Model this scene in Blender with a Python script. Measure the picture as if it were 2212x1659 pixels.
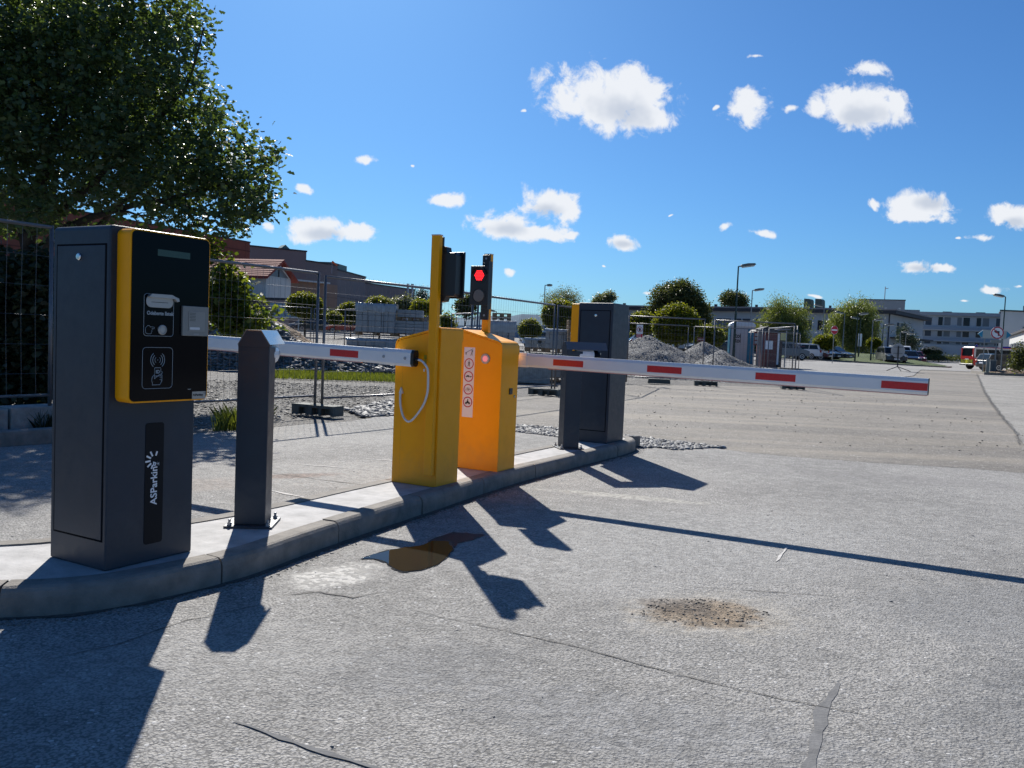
import bpy, bmesh, math, random
import numpy as np
from mathutils import Vector, Matrix
D = bpy.data
for _o in list(D.objects): D.objects.remove(_o)
SC = bpy.context.scene
COL = SC.collection
R = math.radians
# ------------------------------------------------------------------ camera
CAM_H = 1.27; FOC = 1850.0
ROLL = math.atan(.042); PITCH = math.atan(100.5*math.cos(ROLL)/FOC)
cr, sr, cp, sp = math.cos(ROLL), math.sin(ROLL), math.cos(PITCH), math.sin(PITCH)
cd = D.cameras.new('camera'); cam = D.objects.new('camera', cd); COL.objects.link(cam)
cd.sensor_width = 36; cd.lens = FOC/2212*36; cd.clip_start = .05; cd.clip_end = 9000
cam.matrix_world = Matrix(((cr, -sr, 0, 0), (sr*sp, cr*sp, -cp, 0), (sr*cp, cr*cp, sp, CAM_H), (0, 0, 0, 1)))
SC.camera = cam
# ------------------------------------------------------------------ light
SUN_AZ, SUN_EL = R(-13.9), R(37.6)          # azimuth measured from +Y towards +X
sl = D.lights.new('sun', 'SUN'); sun = D.objects.new('sun', sl); COL.objects.link(sun)
sl.energy = 4.4; sl.angle = R(.53); sl.color = (1, .955, .88)
sdir = Vector((math.sin(SUN_AZ)*math.cos(SUN_EL), math.cos(SUN_AZ)*math.cos(SUN_EL), math.sin(SUN_EL)))
sun.rotation_euler = sdir.to_track_quat('Z', 'Y').to_euler()
SC.view_settings.view_transform = 'Standard'; SC.view_settings.look = 'None'
SC.view_settings.gamma = 1; SC.view_settings.use_curve_mapping = False
SC.view_settings.exposure = .68
SC.render.engine = 'CYCLES'
SC.cycles.max_bounces = 6; SC.cycles.transparent_max_bounces = 8

def ray(u, v):
    x = (u-1106)/FOC; y = -(v-829.5)/FOC
    x2 = cr*x-sr*y; y2 = sr*x+cr*y
    return Vector((x2, cp+y2*sp, -sp+y2*cp))

# world: nishita sky and cumulus clouds given by direction
W = D.worlds.new('World'); SC.world = W; W.use_nodes = True
def build_world():
    nt = W.node_tree; N = nt.nodes; L = nt.links; N.clear()
    out = N.new('ShaderNodeOutputWorld'); bg = N.new('ShaderNodeBackground')
    sky = N.new('ShaderNodeTexSky'); sky.sky_type = 'NISHITA'; sky.sun_disc = False
    sky.sun_elevation = SUN_EL; sky.sun_rotation = SUN_AZ; sky.altitude = 300
    sky.air_density = 1.0; sky.dust_density = .7; sky.ozone_density = 2.2
    hs = N.new('ShaderNodeHueSaturation'); hs.inputs['Saturation'].default_value = 1.0; hs.inputs['Value'].default_value = 1.0
    L.new(sky.outputs[0], hs.inputs['Color'])
    tn = N.new('ShaderNodeMix'); tn.data_type = 'RGBA'; tn.blend_type = 'MULTIPLY'; tn.inputs['Factor'].default_value = 1
    L.new(hs.outputs[0], tn.inputs['A']); tn.inputs['B'].default_value = (.205, .405, .64, 1)
    tc = N.new('ShaderNodeTexCoord'); sx = N.new('ShaderNodeSeparateXYZ'); L.new(tc.outputs['Generated'], sx.inputs[0])
    def M(op, a, b=None, c=None, clamp=False):
        n = N.new('ShaderNodeMath'); n.operation = op; n.use_clamp = clamp
        for i, q in enumerate((a, b, c)):
            if q is None: continue
            if isinstance(q, (int, float)): n.inputs[i].default_value = q
            else: L.new(q, n.inputs[i])
        return n.outputs[0]
    ay = M('MAXIMUM', M('ABSOLUTE', sx.outputs[1]), .05)
    uu = M('DIVIDE', sx.outputs[0], ay); vv = M('DIVIDE', sx.outputs[2], ay)
    cb = N.new('ShaderNodeCombineXYZ'); L.new(uu, cb.inputs[0]); L.new(vv, cb.inputs[1])
    uv = cb.outputs[0]
    wn = N.new('ShaderNodeTexNoise'); wn.inputs['Scale'].default_value = 13; wn.inputs['Detail'].default_value = 4; wn.inputs['Roughness'].default_value = .55; L.new(uv, wn.inputs['Vector'])
    w1 = N.new('ShaderNodeVectorMath'); w1.operation = 'SUBTRACT'; L.new(wn.outputs['Color'], w1.inputs[0]); w1.inputs[1].default_value = (.5, .5, .5)
    w2 = N.new('ShaderNodeVectorMath'); w2.operation = 'MULTIPLY_ADD'; L.new(w1.outputs[0], w2.inputs[0]); w2.inputs[1].default_value = (.055, .032, 0); L.new(uv, w2.inputs[2])
    uvw = w2.outputs[0]
    def noise(scale, detail, rough, dist=0):
        n = N.new('ShaderNodeTexNoise'); n.inputs['Scale'].default_value = scale; n.inputs['Detail'].default_value = detail
        n.inputs['Roughness'].default_value = rough; n.inputs['Distortion'].default_value = dist
        L.new(uv, n.inputs['Vector']); return n.outputs[0]
    nz = noise(26, 7, .66, .5); nb = noise(22, 3, .55)
    nf = noise(95, 4, .6, .3)
    # clouds: centre and half size (photo pixels turned to directions), weight
    C = [(1262,208,88,66,0),(1352,200,88,64,0),(1395,255,58,34,0),(1310,225,95,55,0),
         (1615,232,50,36,0),(1545,222,9,9,.25),(1880,152,64,24,.38),(1645,120,34,10,.5),
         (1860,236,92,50,0),(1760,232,40,26,.12),(1703,236,20,12,.3),(1925,225,36,44,.15),
         (1995,443,72,34,0),(1985,462,84,16,.1),(1890,437,24,16,.28),(2185,470,52,26,.12),(2112,513,32,9,.2),(2066,513,14,6,.45),
         (1975,574,40,17,.05),(2030,578,32,11,.08),(2140,620,26,10,.15),(2190,612,14,5,.45),
         (1650,507,44,13,.2),(1562,493,24,12,.22),(1345,522,46,20,.02),(1100,592,24,9,.35),
         (1188,438,72,34,.03),(1225,450,42,32,.12),(1090,487,72,28,0),(1165,502,62,18,.05),(1225,505,20,9,.25),
         (966,427,46,19,.05),(690,494,72,30,0),(765,508,56,20,.05),(785,339,38,14,.35),(655,403,26,11,.25),
         (572,488,16,12,.25),(505,345,22,22,.25),(1397,633,20,7,.2),(1130,240,10,6,.45),(893,358,8,5,.4),
         (1765,645,24,6,.45),(1296,581,8,4,.4),(2095,640,14,5,.5),(1455,468,8,4,.5)]
    best = None; up = None
    for (u, v, a, b, w) in C:
        d = ray(u, v); c0, c1 = d.x/d.y, d.z/d.y
        s = N.new('ShaderNodeVectorMath'); s.operation = 'SUBTRACT'; L.new(uvw, s.inputs[0]); s.inputs[1].default_value = (c0, c1, 0)
        m = N.new('ShaderNodeVectorMath'); m.operation = 'MULTIPLY'; L.new(s.outputs[0], m.inputs[0]); m.inputs[1].default_value = (FOC/a*.88, FOC/b*.88, 0)
        ln = N.new('ShaderNodeVectorMath'); ln.operation = 'LENGTH'; L.new(m.outputs[0], ln.inputs[0])
        dd = M('ADD', ln.outputs['Value'], w)
        best = dd if best is None else M('SMOOTH_MIN', best, dd, .12)
    e1 = M('MULTIPLY_ADD', nz, 2.3, -1.15); e2 = M('MULTIPLY_ADD', nf, 1.1, -.55)
    base = M('SUBTRACT', .98, best)
    dens = M('ADD', M('ADD', base, M('MULTIPLY', e1, .85)), M('MULTIPLY', e2, .42))
    mr = N.new('ShaderNodeMapRange'); mr.interpolation_type = 'SMOOTHSTEP'; L.new(dens, mr.inputs[0])
    mr.inputs[1].default_value = -.04; mr.inputs[2].default_value = .44
    gate = N.new('ShaderNodeMapRange'); gate.interpolation_type = 'SMOOTHSTEP'; L.new(best, gate.inputs[0])
    gate.inputs[1].default_value = 1.5; gate.inputs[2].default_value = 1.15; 
    alpha = M('MULTIPLY', M('MULTIPLY', mr.outputs[0], gate.outputs[0]), .96)
    # grey hearts
    gb = None
    for (u, v, a, b) in [(1345,238,62,42),(1868,252,62,26),(2012,440,40,16),(1185,455,44,16),(1095,496,52,14),(700,506,44,15),(1350,527,26,9),(2190,480,30,12),(1985,580,32,8)]:
        d = ray(u, v); s = N.new('ShaderNodeVectorMath'); s.operation = 'SUBTRACT'; L.new(uv, s.inputs[0]); s.inputs[1].default_value = (d.x/d.y, d.z/d.y, 0)
        m = N.new('ShaderNodeVectorMath'); m.operation = 'MULTIPLY'; L.new(s.outputs[0], m.inputs[0]); m.inputs[1].default_value = (FOC/a, FOC/b, 0)
        ln = N.new('ShaderNodeVectorMath'); ln.operation = 'LENGTH'; L.new(m.outputs[0], ln.inputs[0])
        gb = ln.outputs['Value'] if gb is None else M('MINIMUM', gb, ln.outputs['Value'])
    core = N.new('ShaderNodeMapRange'); core.interpolation_type = 'SMOOTHSTEP'; L.new(M('ADD', gb, M('MULTIPLY_ADD', nb, 2.2, -1.1)), core.inputs[0])
    core.inputs[1].default_value = 1.3; core.inputs[2].default_value = .1; core.inputs[4].default_value = .8
    cm = N.new('ShaderNodeMix'); cm.data_type = 'RGBA'; L.new(core.outputs[0], cm.inputs['Factor'])
    cm.inputs['A'].default_value = (5.8, 5.95, 6.2, 1); cm.inputs['B'].default_value = (3.5, 3.9, 4.6, 1)
    fin = N.new('ShaderNodeMix'); fin.data_type = 'RGBA'; L.new(alpha, fin.inputs['Factor'])
    L.new(tn.outputs['Result'], fin.inputs['A']); L.new(cm.outputs['Result'], fin.inputs['B'])
    L.new(fin.outputs['Result'], bg.inputs['Color']); bg.inputs['Strength'].default_value = .095
    L.new(bg.outputs[0], out.inputs[0])
build_world()

# ------------------------------------------------------------------ terrain
def gz(x, y):
    t = min(max((y-32)/50, 0), 1.25)
    return t*min(max(.53-.0095*x, .02), 1.6)
def G(u, v):                                   # where a sight line meets the ground
    d = ray(u, v); z = 0
    for _ in range(30):
        t = (z-CAM_H)/min(d.z, -1e-4); p = Vector((0, 0, CAM_H))+d*t
        z = z*.4+gz(p.x, p.y)*.6
    return Vector((p.x, p.y, gz(p.x, p.y)))
def AT(u, v, y):
    d = ray(u, v); return Vector((0, 0, CAM_H))+d*(y/d.y)
def GA(u, y):                                  # ground point at a column and a distance
    p = AT(u, 740, y); return Vector((p.x, y, gz(p.x, y)))

# ------------------------------------------------------------------ objects
def tag(o, label=None, cat=None, group=None, kind=None):
    if label: o['label'] = label
    if cat: o['category'] = cat
    if group: o['group'] = group
    if kind: o['kind'] = kind
    return o
def thing(name, label, cat, loc=(0, 0, 0), rz=0, group=None):
    o = D.objects.new(name, None); COL.objects.link(o); o.empty_display_size = .1
    o.location = loc; o.rotation_euler = (0, 0, rz); return tag(o, label, cat, group)
def mesh_obj(name, me, mat=None, parent=None, smooth=False):
    o = D.objects.new(name, me); COL.objects.link(o)
    if mat and not me.materials: me.materials.append(mat)
    if smooth:
        me.polygons.foreach_set('use_smooth', [True]*len(me.polygons))
    if parent: o.parent = parent
    return o
def copy_tree(o, parent=None):
    c = o.copy(); COL.objects.link(c)
    if parent: c.parent = parent
    for ch in list(o.children): copy_tree(ch, c)
    return c
class MB:
    def __init__(s): s.v = []; s.f = []
    def add(s, vs, fs):
        n = len(s.v); s.v += [tuple(q) for q in vs]; s.f += [tuple(i+n for i in q) for q in fs]; return s
    def box(s, x0, x1, y0, y1, z0, z1, m=None):
        vs = [Vector(q) for q in ((x0,y0,z0),(x1,y0,z0),(x1,y1,z0),(x0,y1,z0),(x0,y0,z1),(x1,y0,z1),(x1,y1,z1),(x0,y1,z1))]
        if m is not None: vs = [m @ q for q in vs]
        return s.add(vs, [(3,2,1,0),(4,5,6,7),(0,1,5,4),(1,2,6,5),(2,3,7,6),(3,0,4,7)])
    def prism(s, pts, ax, a, b, m=None):
        n = len(pts)
        def P(p, t):
            q = {'x': (t, p[0], p[1]), 'y': (p[0], t, p[1]), 'z': (p[0], p[1], t)}[ax]
            return m @ Vector(q) if m is not None else Vector(q)
        vs = [P(p, a) for p in pts]+[P(p, b) for p in pts]
        fs = [tuple(range(n)), tuple(range(2*n-1, n-1, -1))]+[(i, (i+1) % n, (i+1) % n+n, i+n) for i in range(n)]
        return s.add(vs, fs)
    def cyl(s, p0, p1, r0, r1=None, n=12):
        return s.tube([p0, p1], [r0, r0 if r1 is None else r1], n)
    def tube(s, path, r, n=6, closed=False):
        path = [Vector(p) for p in path]; k = len(path)
        rs = r if isinstance(r, (list, tuple)) else [r]*k
        base = len(s.v); up = None; rings = []
        for i, p in enumerate(path):
            if closed: t = (path[(i+1) % k]-path[i-1])
            else: t = (path[min(i+1, k-1)]-path[max(i-1, 0)])
            t.normalize()
            if up is None:
                up = Vector((0, 0, 1)) if abs(t.z) < .9 else Vector((0, 1, 0))
            a = t.cross(up); 
            if a.length < 1e-5: a = t.cross(Vector((1, 0, 0)))
            a.normalize(); b = a.cross(t).normalized(); up = b
            rings.append([p+(a*math.cos(j*2*math.pi/n)+b*math.sin(j*2*math.pi/n))*rs[i] for j in range(n)])
        for q in rings: s.v += [tuple(z) for z in q]
        for i in range(k if closed else k-1):
            i2 = (i+1) % k
            for j in range(n):
                s.f.append((base+i*n+j, base+i*n+(j+1) % n, base+i2*n+(j+1) % n, base+i2*n+j))
        if not closed:
            s.f.append(tuple(base+j for j in range(n-1, -1, -1))); s.f.append(tuple(base+(k-1)*n+j for j in range(n)))
        return s
    def lathe(s, prof, n=20, m=None, ax='z'):
        base = len(s.v)
        for (r, z) in prof:
            for j in range(n):
                c, d = math.cos(j*2*math.pi/n)*r, math.sin(j*2*math.pi/n)*r
                q = {'z': (c, d, z), 'y': (c, z, d), 'x': (z, c, d)}[ax]
                q = Vector(q); q = m @ q if m is not None else q; s.v.append(tuple(q))
        for i in range(len(prof)-1):
            for j in range(n):
                s.f.append((base+i*n+j, base+i*n+(j+1) % n, base+(i+1)*n+(j+1) % n, base+(i+1)*n+j))
        s.f.append(tuple(base+j for j in range(n-1, -1, -1))); s.f.append(tuple(base+(len(prof)-1)*n+j for j in range(n)))
        return s
    def mesh(s, name='mesh', bevel=0, seg=2):
        me = D.meshes.new(name); me.from_pydata(s.v, [], s.f)
        bm = bmesh.new(); bm.from_mesh(me)
        bmesh.ops.recalc_face_normals(bm, faces=bm.faces)
        if bevel:
            ed = [e for e in bm.edges if len(e.link_faces) == 2 and e.calc_face_angle(0) > .4]
            bmesh.ops.bevel(bm, geom=ed, offset=bevel, segments=seg, affect='EDGES', profile=.5, clamp_overlap=True)
        bm.to_mesh(me); bm.free(); me.update(); return me
    def build(s, name, mat, parent=None, bevel=0, smooth=False, seg=2):
        return mesh_obj(name, s.mesh(name, bevel, seg), mat, parent, smooth)
def rrect(x0, x1, z0, z1, r, n=4):
    out = []
    for (cx, cz, a0) in ((x1-r, z1-r, 0), (x0+r, z1-r, 90), (x0+r, z0+r, 180), (x1-r, z0+r, 270)):
        for i in range(n+1):
            a = R(a0+90*i/n); out.append((cx+r*math.cos(a), cz+r*math.sin(a)))
    return out
def text_obj(body, size, frame, mat, parent, name='lettering', ext=.0006, align='LEFT', sx=1, off=0):
    c = D.curves.new('t', 'FONT'); c.body = body; c.size = size; c.extrude = ext; c.align_x = align; c.resolution_u = 3; c.offset = off
    o = D.objects.new('t', c); COL.objects.link(o)
    dg = bpy.context.evaluated_depsgraph_get(); dg.update()
    me = D.meshes.new_from_object(o.evaluated_get(dg)); D.objects.remove(o)
    me.transform(Matrix.Diagonal((sx, 1, 1, 1))); me.transform(frame)
    me.materials.clear()
    return mesh_obj(name, me, mat, parent)
def frame(o, x, y):
    x = Vector(x); y = Vector(y); z = x.cross(y)
    return Matrix(((x.x, y.x, z.x, o[0]), (x.y, y.y, z.y, o[1]), (x.z, y.z, z.z, o[2]), (0, 0, 0, 1)))

# ------------------------------------------------------------------ materials
MT = {}
def mat(name, col, rough=.6, metal=0, noise=0, nscale=20, bump=0, bscale=60, spec=.5, coat=0, emit=0, trans=0, ior=0, dirt=0, col2=None, detail=4):
    if name in MT: return MT[name]
    m = D.materials.new(name); m.use_nodes = True; nt = m.node_tree; N = nt.nodes; L = nt.links
    b = N['Principled BSDF']; b.inputs['Roughness'].default_value = rough; b.inputs['Metallic'].default_value = metal
    b.inputs['Specular IOR Level'].default_value = spec; b.inputs['Coat Weight'].default_value = coat
    b.inputs['Transmission Weight'].default_value = trans
    if ior: b.inputs['IOR'].default_value = ior
    b.inputs['Base Color'].default_value = (*col, 1)
    tc = N.new('ShaderNodeTexCoord')
    if noise or col2:
        n = N.new('ShaderNodeTexNoise'); n.inputs['Scale'].default_value = nscale; n.inputs['Detail'].default_value = detail; n.inputs['Roughness'].default_value = .6
        L.new(tc.outputs['Object'], n.inputs['Vector'])
        mx = N.new('ShaderNodeMix'); mx.data_type = 'RGBA'
        c2 = col2 if col2 else tuple(c*(1-noise) for c in col)
        c1 = col if col2 else tuple(min(1, c*(1+noise*.5)) for c in col)
        mr = N.new('ShaderNodeMapRange'); mr.inputs[1].default_value = .3; mr.inputs[2].default_value = .7
        L.new(n.outputs[0], mr.inputs[0]); L.new(mr.outputs[0], mx.inputs['Factor'])
        mx.inputs['A'].default_value = (*c1, 1); mx.inputs['B'].default_value = (*c2, 1)
        L.new(mx.outputs['Result'], b.inputs['Base Color'])
    if dirt:
        sz = N.new('ShaderNodeSeparateXYZ'); L.new(tc.outputs['Object'], sz.inputs[0])
        nd = N.new('ShaderNodeTexNoise'); nd.inputs['Scale'].default_value = 14; nd.inputs['Detail'].default_value = 6; nd.inputs['Roughness'].default_value = .7; L.new(tc.outputs['Object'], nd.inputs['Vector'])
        ma = N.new('ShaderNodeMath'); ma.operation = 'MULTIPLY_ADD'; L.new(nd.outputs[0], ma.inputs[0]); ma.inputs[1].default_value = -.5; L.new(sz.outputs[2], ma.inputs[2])
        rd = N.new('ShaderNodeMapRange'); rd.interpolation_type = 'SMOOTHSTEP'; L.new(ma.outputs[0], rd.inputs[0]); rd.inputs[1].default_value = .10; rd.inputs[2].default_value = -.24; rd.inputs[4].default_value = dirt*1.6
        md = N.new('ShaderNodeMix'); md.data_type = 'RGBA'; L.new(rd.outputs[0], md.inputs['Factor']); md.inputs['B'].default_value = (.20, .18, .155, 1)
        src = b.inputs['Base Color'].links[0].from_socket if b.inputs['Base Color'].links else None
        if src: L.new(src, md.inputs['A'])
        else: md.inputs['A'].default_value = (*col, 1)
        L.new(md.outputs['Result'], b.inputs['Base Color'])
        rg_ = N.new('ShaderNodeMapRange'); rg_.inputs[1].default_value = .3; rg_.inputs[2].default_value = .75; rg_.inputs[3].default_value = rough-.05; rg_.inputs[4].default_value = rough+.14; L.new(nd.outputs[0], rg_.inputs[0]); L.new(rg_.outputs[0], b.inputs['Roughness'])
    if bump:
        n2 = N.new('ShaderNodeTexNoise'); n2.inputs['Scale'].default_value = bscale; n2.inputs['Detail'].default_value = 5
        L.new(tc.outputs['Object'], n2.inputs['Vector'])
        bp = N.new('ShaderNodeBump'); bp.inputs['Strength'].default_value = bump; bp.inputs['Distance'].default_value = .01
        L.new(n2.outputs[0], bp.inputs['Height']); L.new(bp.outputs[0], b.inputs['Normal'])
    if emit:
        b.inputs['Emission Color'].default_value = (*col, 1); b.inputs['Emission Strength'].default_value = emit
    MT[name] = m; return m
anth = mat('anthracite powder coat', (.017, .030, .050), .40, spec=.42, dirt=.10, noise=.12, nscale=6, bump=.06, bscale=900)
yel = mat('yellow powder coat', (1.0, .40, .001), .38, spec=.3, dirt=.10, noise=.06, nscale=5, bump=.05, bscale=900)
blk = mat('black plastic', (.012, .013, .014), .38)
glassb = mat('black glass front', (.003, .004, .006), .10, spec=.12)
whitep = mat('white paint', (.78, .79, .80), .32, noise=.04, nscale=8)
redt = mat('red reflective tape', (.62, .02, .022), .35, noise=.12, nscale=60)
galv = mat('galvanised steel', (.38, .39, .41), .42, metal=.7, noise=.25, nscale=30)
zinc = mat('dull steel tube', (.17, .17, .18), .42, metal=.5, noise=.2, nscale=25)
chrome = mat('polished metal', (.75, .76, .78), .18, metal=1)
satin = mat('satin metal plate', (.42, .42, .41), .4, metal=.5)
print_w = mat('light grey print', (.34, .40, .44), .5)
print_white = mat('white print', (.85, .86, .88), .5)
conc = mat('cast concrete', (.34, .325, .30), .85, noise=.3, nscale=9, bump=.5, bscale=90)
cable = mat('white cable', (.7, .7, .7), .4)
wood = mat('pallet wood', (.30, .19, .10), .8, noise=.35, nscale=14, bump=.3, bscale=60)
film = mat('plastic film', (.38, .41, .43), .3, noise=.25, nscale=7, bump=.8, bscale=12)
black_pl = mat('recycled plastic foot', (.10, .11, .10), .8, noise=.3, nscale=15, bump=.4, bscale=50)
dgreen = mat('dark green pole paint', (.02, .045, .035), .45)
greyp = mat('grey pole paint', (.22, .24, .25), .5, noise=.15, nscale=10)
lampg = mat('lamp diffuser', (.62, .60, .52), .35)
tyre = mat('rubber tyre', (.015, .015, .016), .8)
rimm = mat('alloy rim', (.35, .36, .38), .35, metal=.7)
cglass = mat('car glass', (.012, .016, .02), .10, spec=.3)
wglass = mat('window glass', (.05, .07, .085), .12, noise=.3, nscale=.6)
wframe = mat('window frame', (.5, .52, .53), .5)

def ground_mat(name, c1, c2, stone=130, big=.5, pit=.5, bumpd=.006, streak=None, rough=.85, spot=None, tint=None, dark=.25):
    m = D.materials.new(name); m.use_nodes = True; nt = m.node_tree; N = nt.nodes; L = nt.links
    b = N['Principled BSDF']; b.inputs['Roughness'].default_value = rough; b.inputs['Specular IOR Level'].default_value = .35
    tc = N.new('ShaderNodeTexCoord'); P = tc.outputs['Object']
    def nz(s, d=4, r=.6, vec=None, dist=0):
        n = N.new('ShaderNodeTexNoise'); n.inputs['Scale'].default_value = s; n.inputs['Detail'].default_value = d
        n.inputs['Roughness'].default_value = r; n.inputs['Distortion'].default_value = dist; L.new(vec or P, n.inputs['Vector']); return n.outputs[0]
    def mr(x, a, c, o0=0., o1=1., t='SMOOTHSTEP'):
        n = N.new('ShaderNodeMapRange'); n.interpolation_type = t; L.new(x, n.inputs[0])
        for i, q in enumerate((a, c, o0, o1)): n.inputs[i+1].default_value = q
        return n.outputs[0]
    def mix(f, a, c, blend='MIX'):
        n = N.new('ShaderNodeMix'); n.data_type = 'RGBA'; n.blend_type = blend
        for k, q in (('Factor', f), ('A', a), ('B', c)):
            if isinstance(q, tuple): n.inputs[k].default_value = (*q, 1)
            elif isinstance(q, (float, int)): n.inputs[k].default_value = q
            else: L.new(q, n.inputs[k])
        return n.outputs['Result']
    wn = N.new('ShaderNodeTexNoise'); wn.inputs['Scale'].default_value = stone*.5; wn.inputs['Detail'].default_value = 2; L.new(P, wn.inputs['Vector'])
    wv = N.new('ShaderNodeVectorMath'); wv.operation = 'MULTIPLY_ADD'; L.new(wn.outputs['Color'], wv.inputs[0]); wv.inputs[1].default_value = (1.6/stone,)*3; L.new(P, wv.inputs[2])
    vo = N.new('ShaderNodeTexVoronoi'); vo.inputs['Scale'].default_value = stone; L.new(wv.outputs[0], vo.inputs['Vector'])
    vo2 = N.new('ShaderNodeTexVoronoi'); vo2.inputs['Scale'].default_value = stone*.42; L.new(P, vo2.inputs['Vector'])
    sep = N.new('ShaderNodeSeparateColor'); L.new(vo.outputs['Color'], sep.inputs[0])
    sep2 = N.new('ShaderNodeSeparateColor'); L.new(vo2.outputs['Color'], sep2.inputs[0])
    col = mix(mr(sep.outputs[0], -.6, 1.6, t='LINEAR'), c1, c2)
    fine = nz(stone*1.3, 3, .7)
    large = nz(big, 5, .6, dist=.3)
    mid = nz(7, 5, .65)
    col = mix(mr(large, .35, .68, 0, .75), col, tuple(c*.72 for c in c1))
    col = mix(mr(mid, .35, .75, 0, .5), col, tuple(min(1, c*1.25) for c in c2))
    # pits between the stones
    pits = mr(vo.outputs['Distance'], .35, .75)
    pits2 = mr(sep2.outputs[1], .80, .86)
    col = mix(pits2 if pit == 0 else pits, col, mix(pit, col, tuple(c*dark for c in c1)))
    # bright chips
    col = mix(mr(sep.outputs[1], .985, .99, 0, .6), col, (.70, .69, .67))
    if streak:
        mp = N.new('ShaderNodeMapping'); L.new(P, mp.inputs[0]); mp.inputs['Scale'].default_value = streak[1]; mp.inputs['Rotation'].default_value = (0, 0, streak[2])
        col = mix(mr(nz(1, 5, .6, mp.outputs[0]), .42, .72, 0, streak[3]), col, streak[0])
    if spot:
        for (cx, cy, rx, ry, rot, c, amt) in spot:
            mp = N.new('ShaderNodeMapping'); mp.vector_type = 'TEXTURE'; L.new(P, mp.inputs[0])
            mp.inputs['Location'].default_value = (cx, cy, 0); mp.inputs['Rotation'].default_value = (0, 0, rot); mp.inputs['Scale'].default_value = (rx, ry, 1)
            ln = N.new('ShaderNodeVectorMath'); ln.operation = 'LENGTH'; L.new(mp.outputs[0], ln.inputs[0])
            ad = N.new('ShaderNodeMath'); ad.operation = 'MULTIPLY_ADD'; L.new(nz(9, 5, .65), ad.inputs[0]); ad.inputs[1].default_value = 1.5; L.new(ln.outputs['Value'], ad.inputs[2])
            col = mix(mr(ad.outputs[0], 1.9, 1.25, 0, amt), col, mix(mr(sep2.outputs[0], .3, .6), c, tuple(q*.6 for q in c)))
    L.new(col, b.inputs['Base Color'])
    bp = N.new('ShaderNodeBump'); bp.inputs['Strength'].default_value = 1; bp.inputs['Distance'].default_value = bumpd
    h = N.new('ShaderNodeMath'); h.operation = 'MULTIPLY_ADD'; L.new(vo.outputs['Distance'], h.inputs[0]); h.inputs[1].default_value = -.7
    h2 = N.new('ShaderNodeMath'); h2.operation = 'MULTIPLY_ADD'; L.new(nz(stone*.3, 4, .6), h2.inputs[0]); h2.inputs[1].default_value = 1.5; L.new(fine, h2.inputs[2])
    L.new(h2.outputs[0], h.inputs[2]); L.new(h.outputs[0], bp.inputs['Height']); L.new(bp.outputs[0], b.inputs['Normal'])
    MT[name] = m; return m
road_m = ground_mat('near asphalt', (.275, .268, .254), (.425, .41, .385), 88, .45, .6, .0066, dark=.22,
    spot=[(1.3, 5.6, 2.0, 1.1, .2, (.44, .435, .42), .4), (-1.2, 7.6, 1.6, .8, .5, (.43, .42, .39), .45), (3.6, 6.6, 1.6, .7, -.3, (.42, .41, .39), .35), (2.1, 2.9, .8, .5, .2, (.20, .205, .21), .45), (-.3, 3.2, .5, .3, .5, (.22, .222, .225), .35), (-.88, 4.38, .30, .20, .9, (.62, .60, .56), .95), (1.0, 7.0, .75, .12, -.25, (.50, .48, .43), .8), (1.0, 4.0, .50, .38, .15, (.50, .46, .39), .5), (.96, 4.02, .33, .24, .1, (.27, .20, .13), .9), (.86, 4.08, .22, .14, -.3, (.13, .10, .075), .8), (.55, 2.75, 1.0, .3, -.35, (.30, .30, .30), .5), (2.6, 4.2, .9, .6, .3, (.22, .225, .23), .45), (0.2, 4.6, .9, .35, -.5, (.45, .44, .42), .35), (-1.2, 3.2, .8, .4, .4, (.44, .43, .41), .3), (4.0, 8.6, 1.6, .4, -.2, (.27, .26, .25), .4), (2.35, 3.3, .6, .5, 0, (.17, .175, .18), .4), (-2.7, 6.6, .9, .35, .5, (.36, .31, .27), .6), (-1.9, 7.3, .5, .14, .5, (.27, .19, .15), .7)])
old_m = ground_mat('old asphalt', (.205, .188, .165), (.295, .272, .24), 60, .25, .5, .008, streak=((.44, .385, .30), (.10, .9, 1), R(-14), .38))
far_m = ground_mat('far road', (.25, .245, .235), (.33, .32, .305), 30, .12, .25, .01)
apr_m = ground_mat('worn concrete paving', (.30, .285, .26), (.44, .42, .38), 45, .7, .5, .012, streak=((.20, .19, .175), (.5, 4, 1), R(0), .5))
grav_m = ground_mat('gravel ground', (.14, .134, .125), (.27, .255, .235), 28, .5, .8, .03, dark=.3)
dirt_m = ground_mat('site dirt', (.17, .15, .13), (.33, .30, .26), 30, .4, .6, .03)
cem_m = ground_mat('cement crust', (.42, .40, .36), (.55, .53, .49), 40, 2, .6, .014)
infill_m = mat('island concrete', (.44, .43, .42), .85, noise=.3, nscale=7, detail=8, bump=.35, bscale=60)
kerb_m = mat('kerb concrete', (.235, .215, .19), .88, noise=.28, nscale=11, bump=.5, bscale=120)
tar_m = mat('bitumen seal', (.19, .19, .19), .95, spec=.1, noise=.25, nscale=12, bump=.3, bscale=80)
crack_m = mat('dark crack line', (.11, .105, .098), .95, noise=.3, nscale=40)  # dark grey tone of the crack ribbons
scratch_m = mat('chalky scrape', (.55, .53, .50), .9, noise=.3, nscale=25)
wet_m = mat('wet asphalt', (.035, .037, .040), .6, spec=.25, noise=.3, nscale=30, bump=.4, bscale=120)
water_m = mat('muddy puddle water', (.020, .020, .018), .012, spec=.3, ior=1.22)
grass_m = mat('grass blades', (.10, .15, .03), .7, noise=.3, nscale=3)
lawn_m = ground_mat('lawn', (.045, .08, .012), (.09, .135, .025), 25, .3, .5, .03)
rock_m = mat('crushed rock', (.20, .205, .21), .75, noise=.5, nscale=18, bump=.3, bscale=40)
brick_m = mat('red brick', (.27, .075, .045), .85, noise=.15, nscale=1.2)
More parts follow.
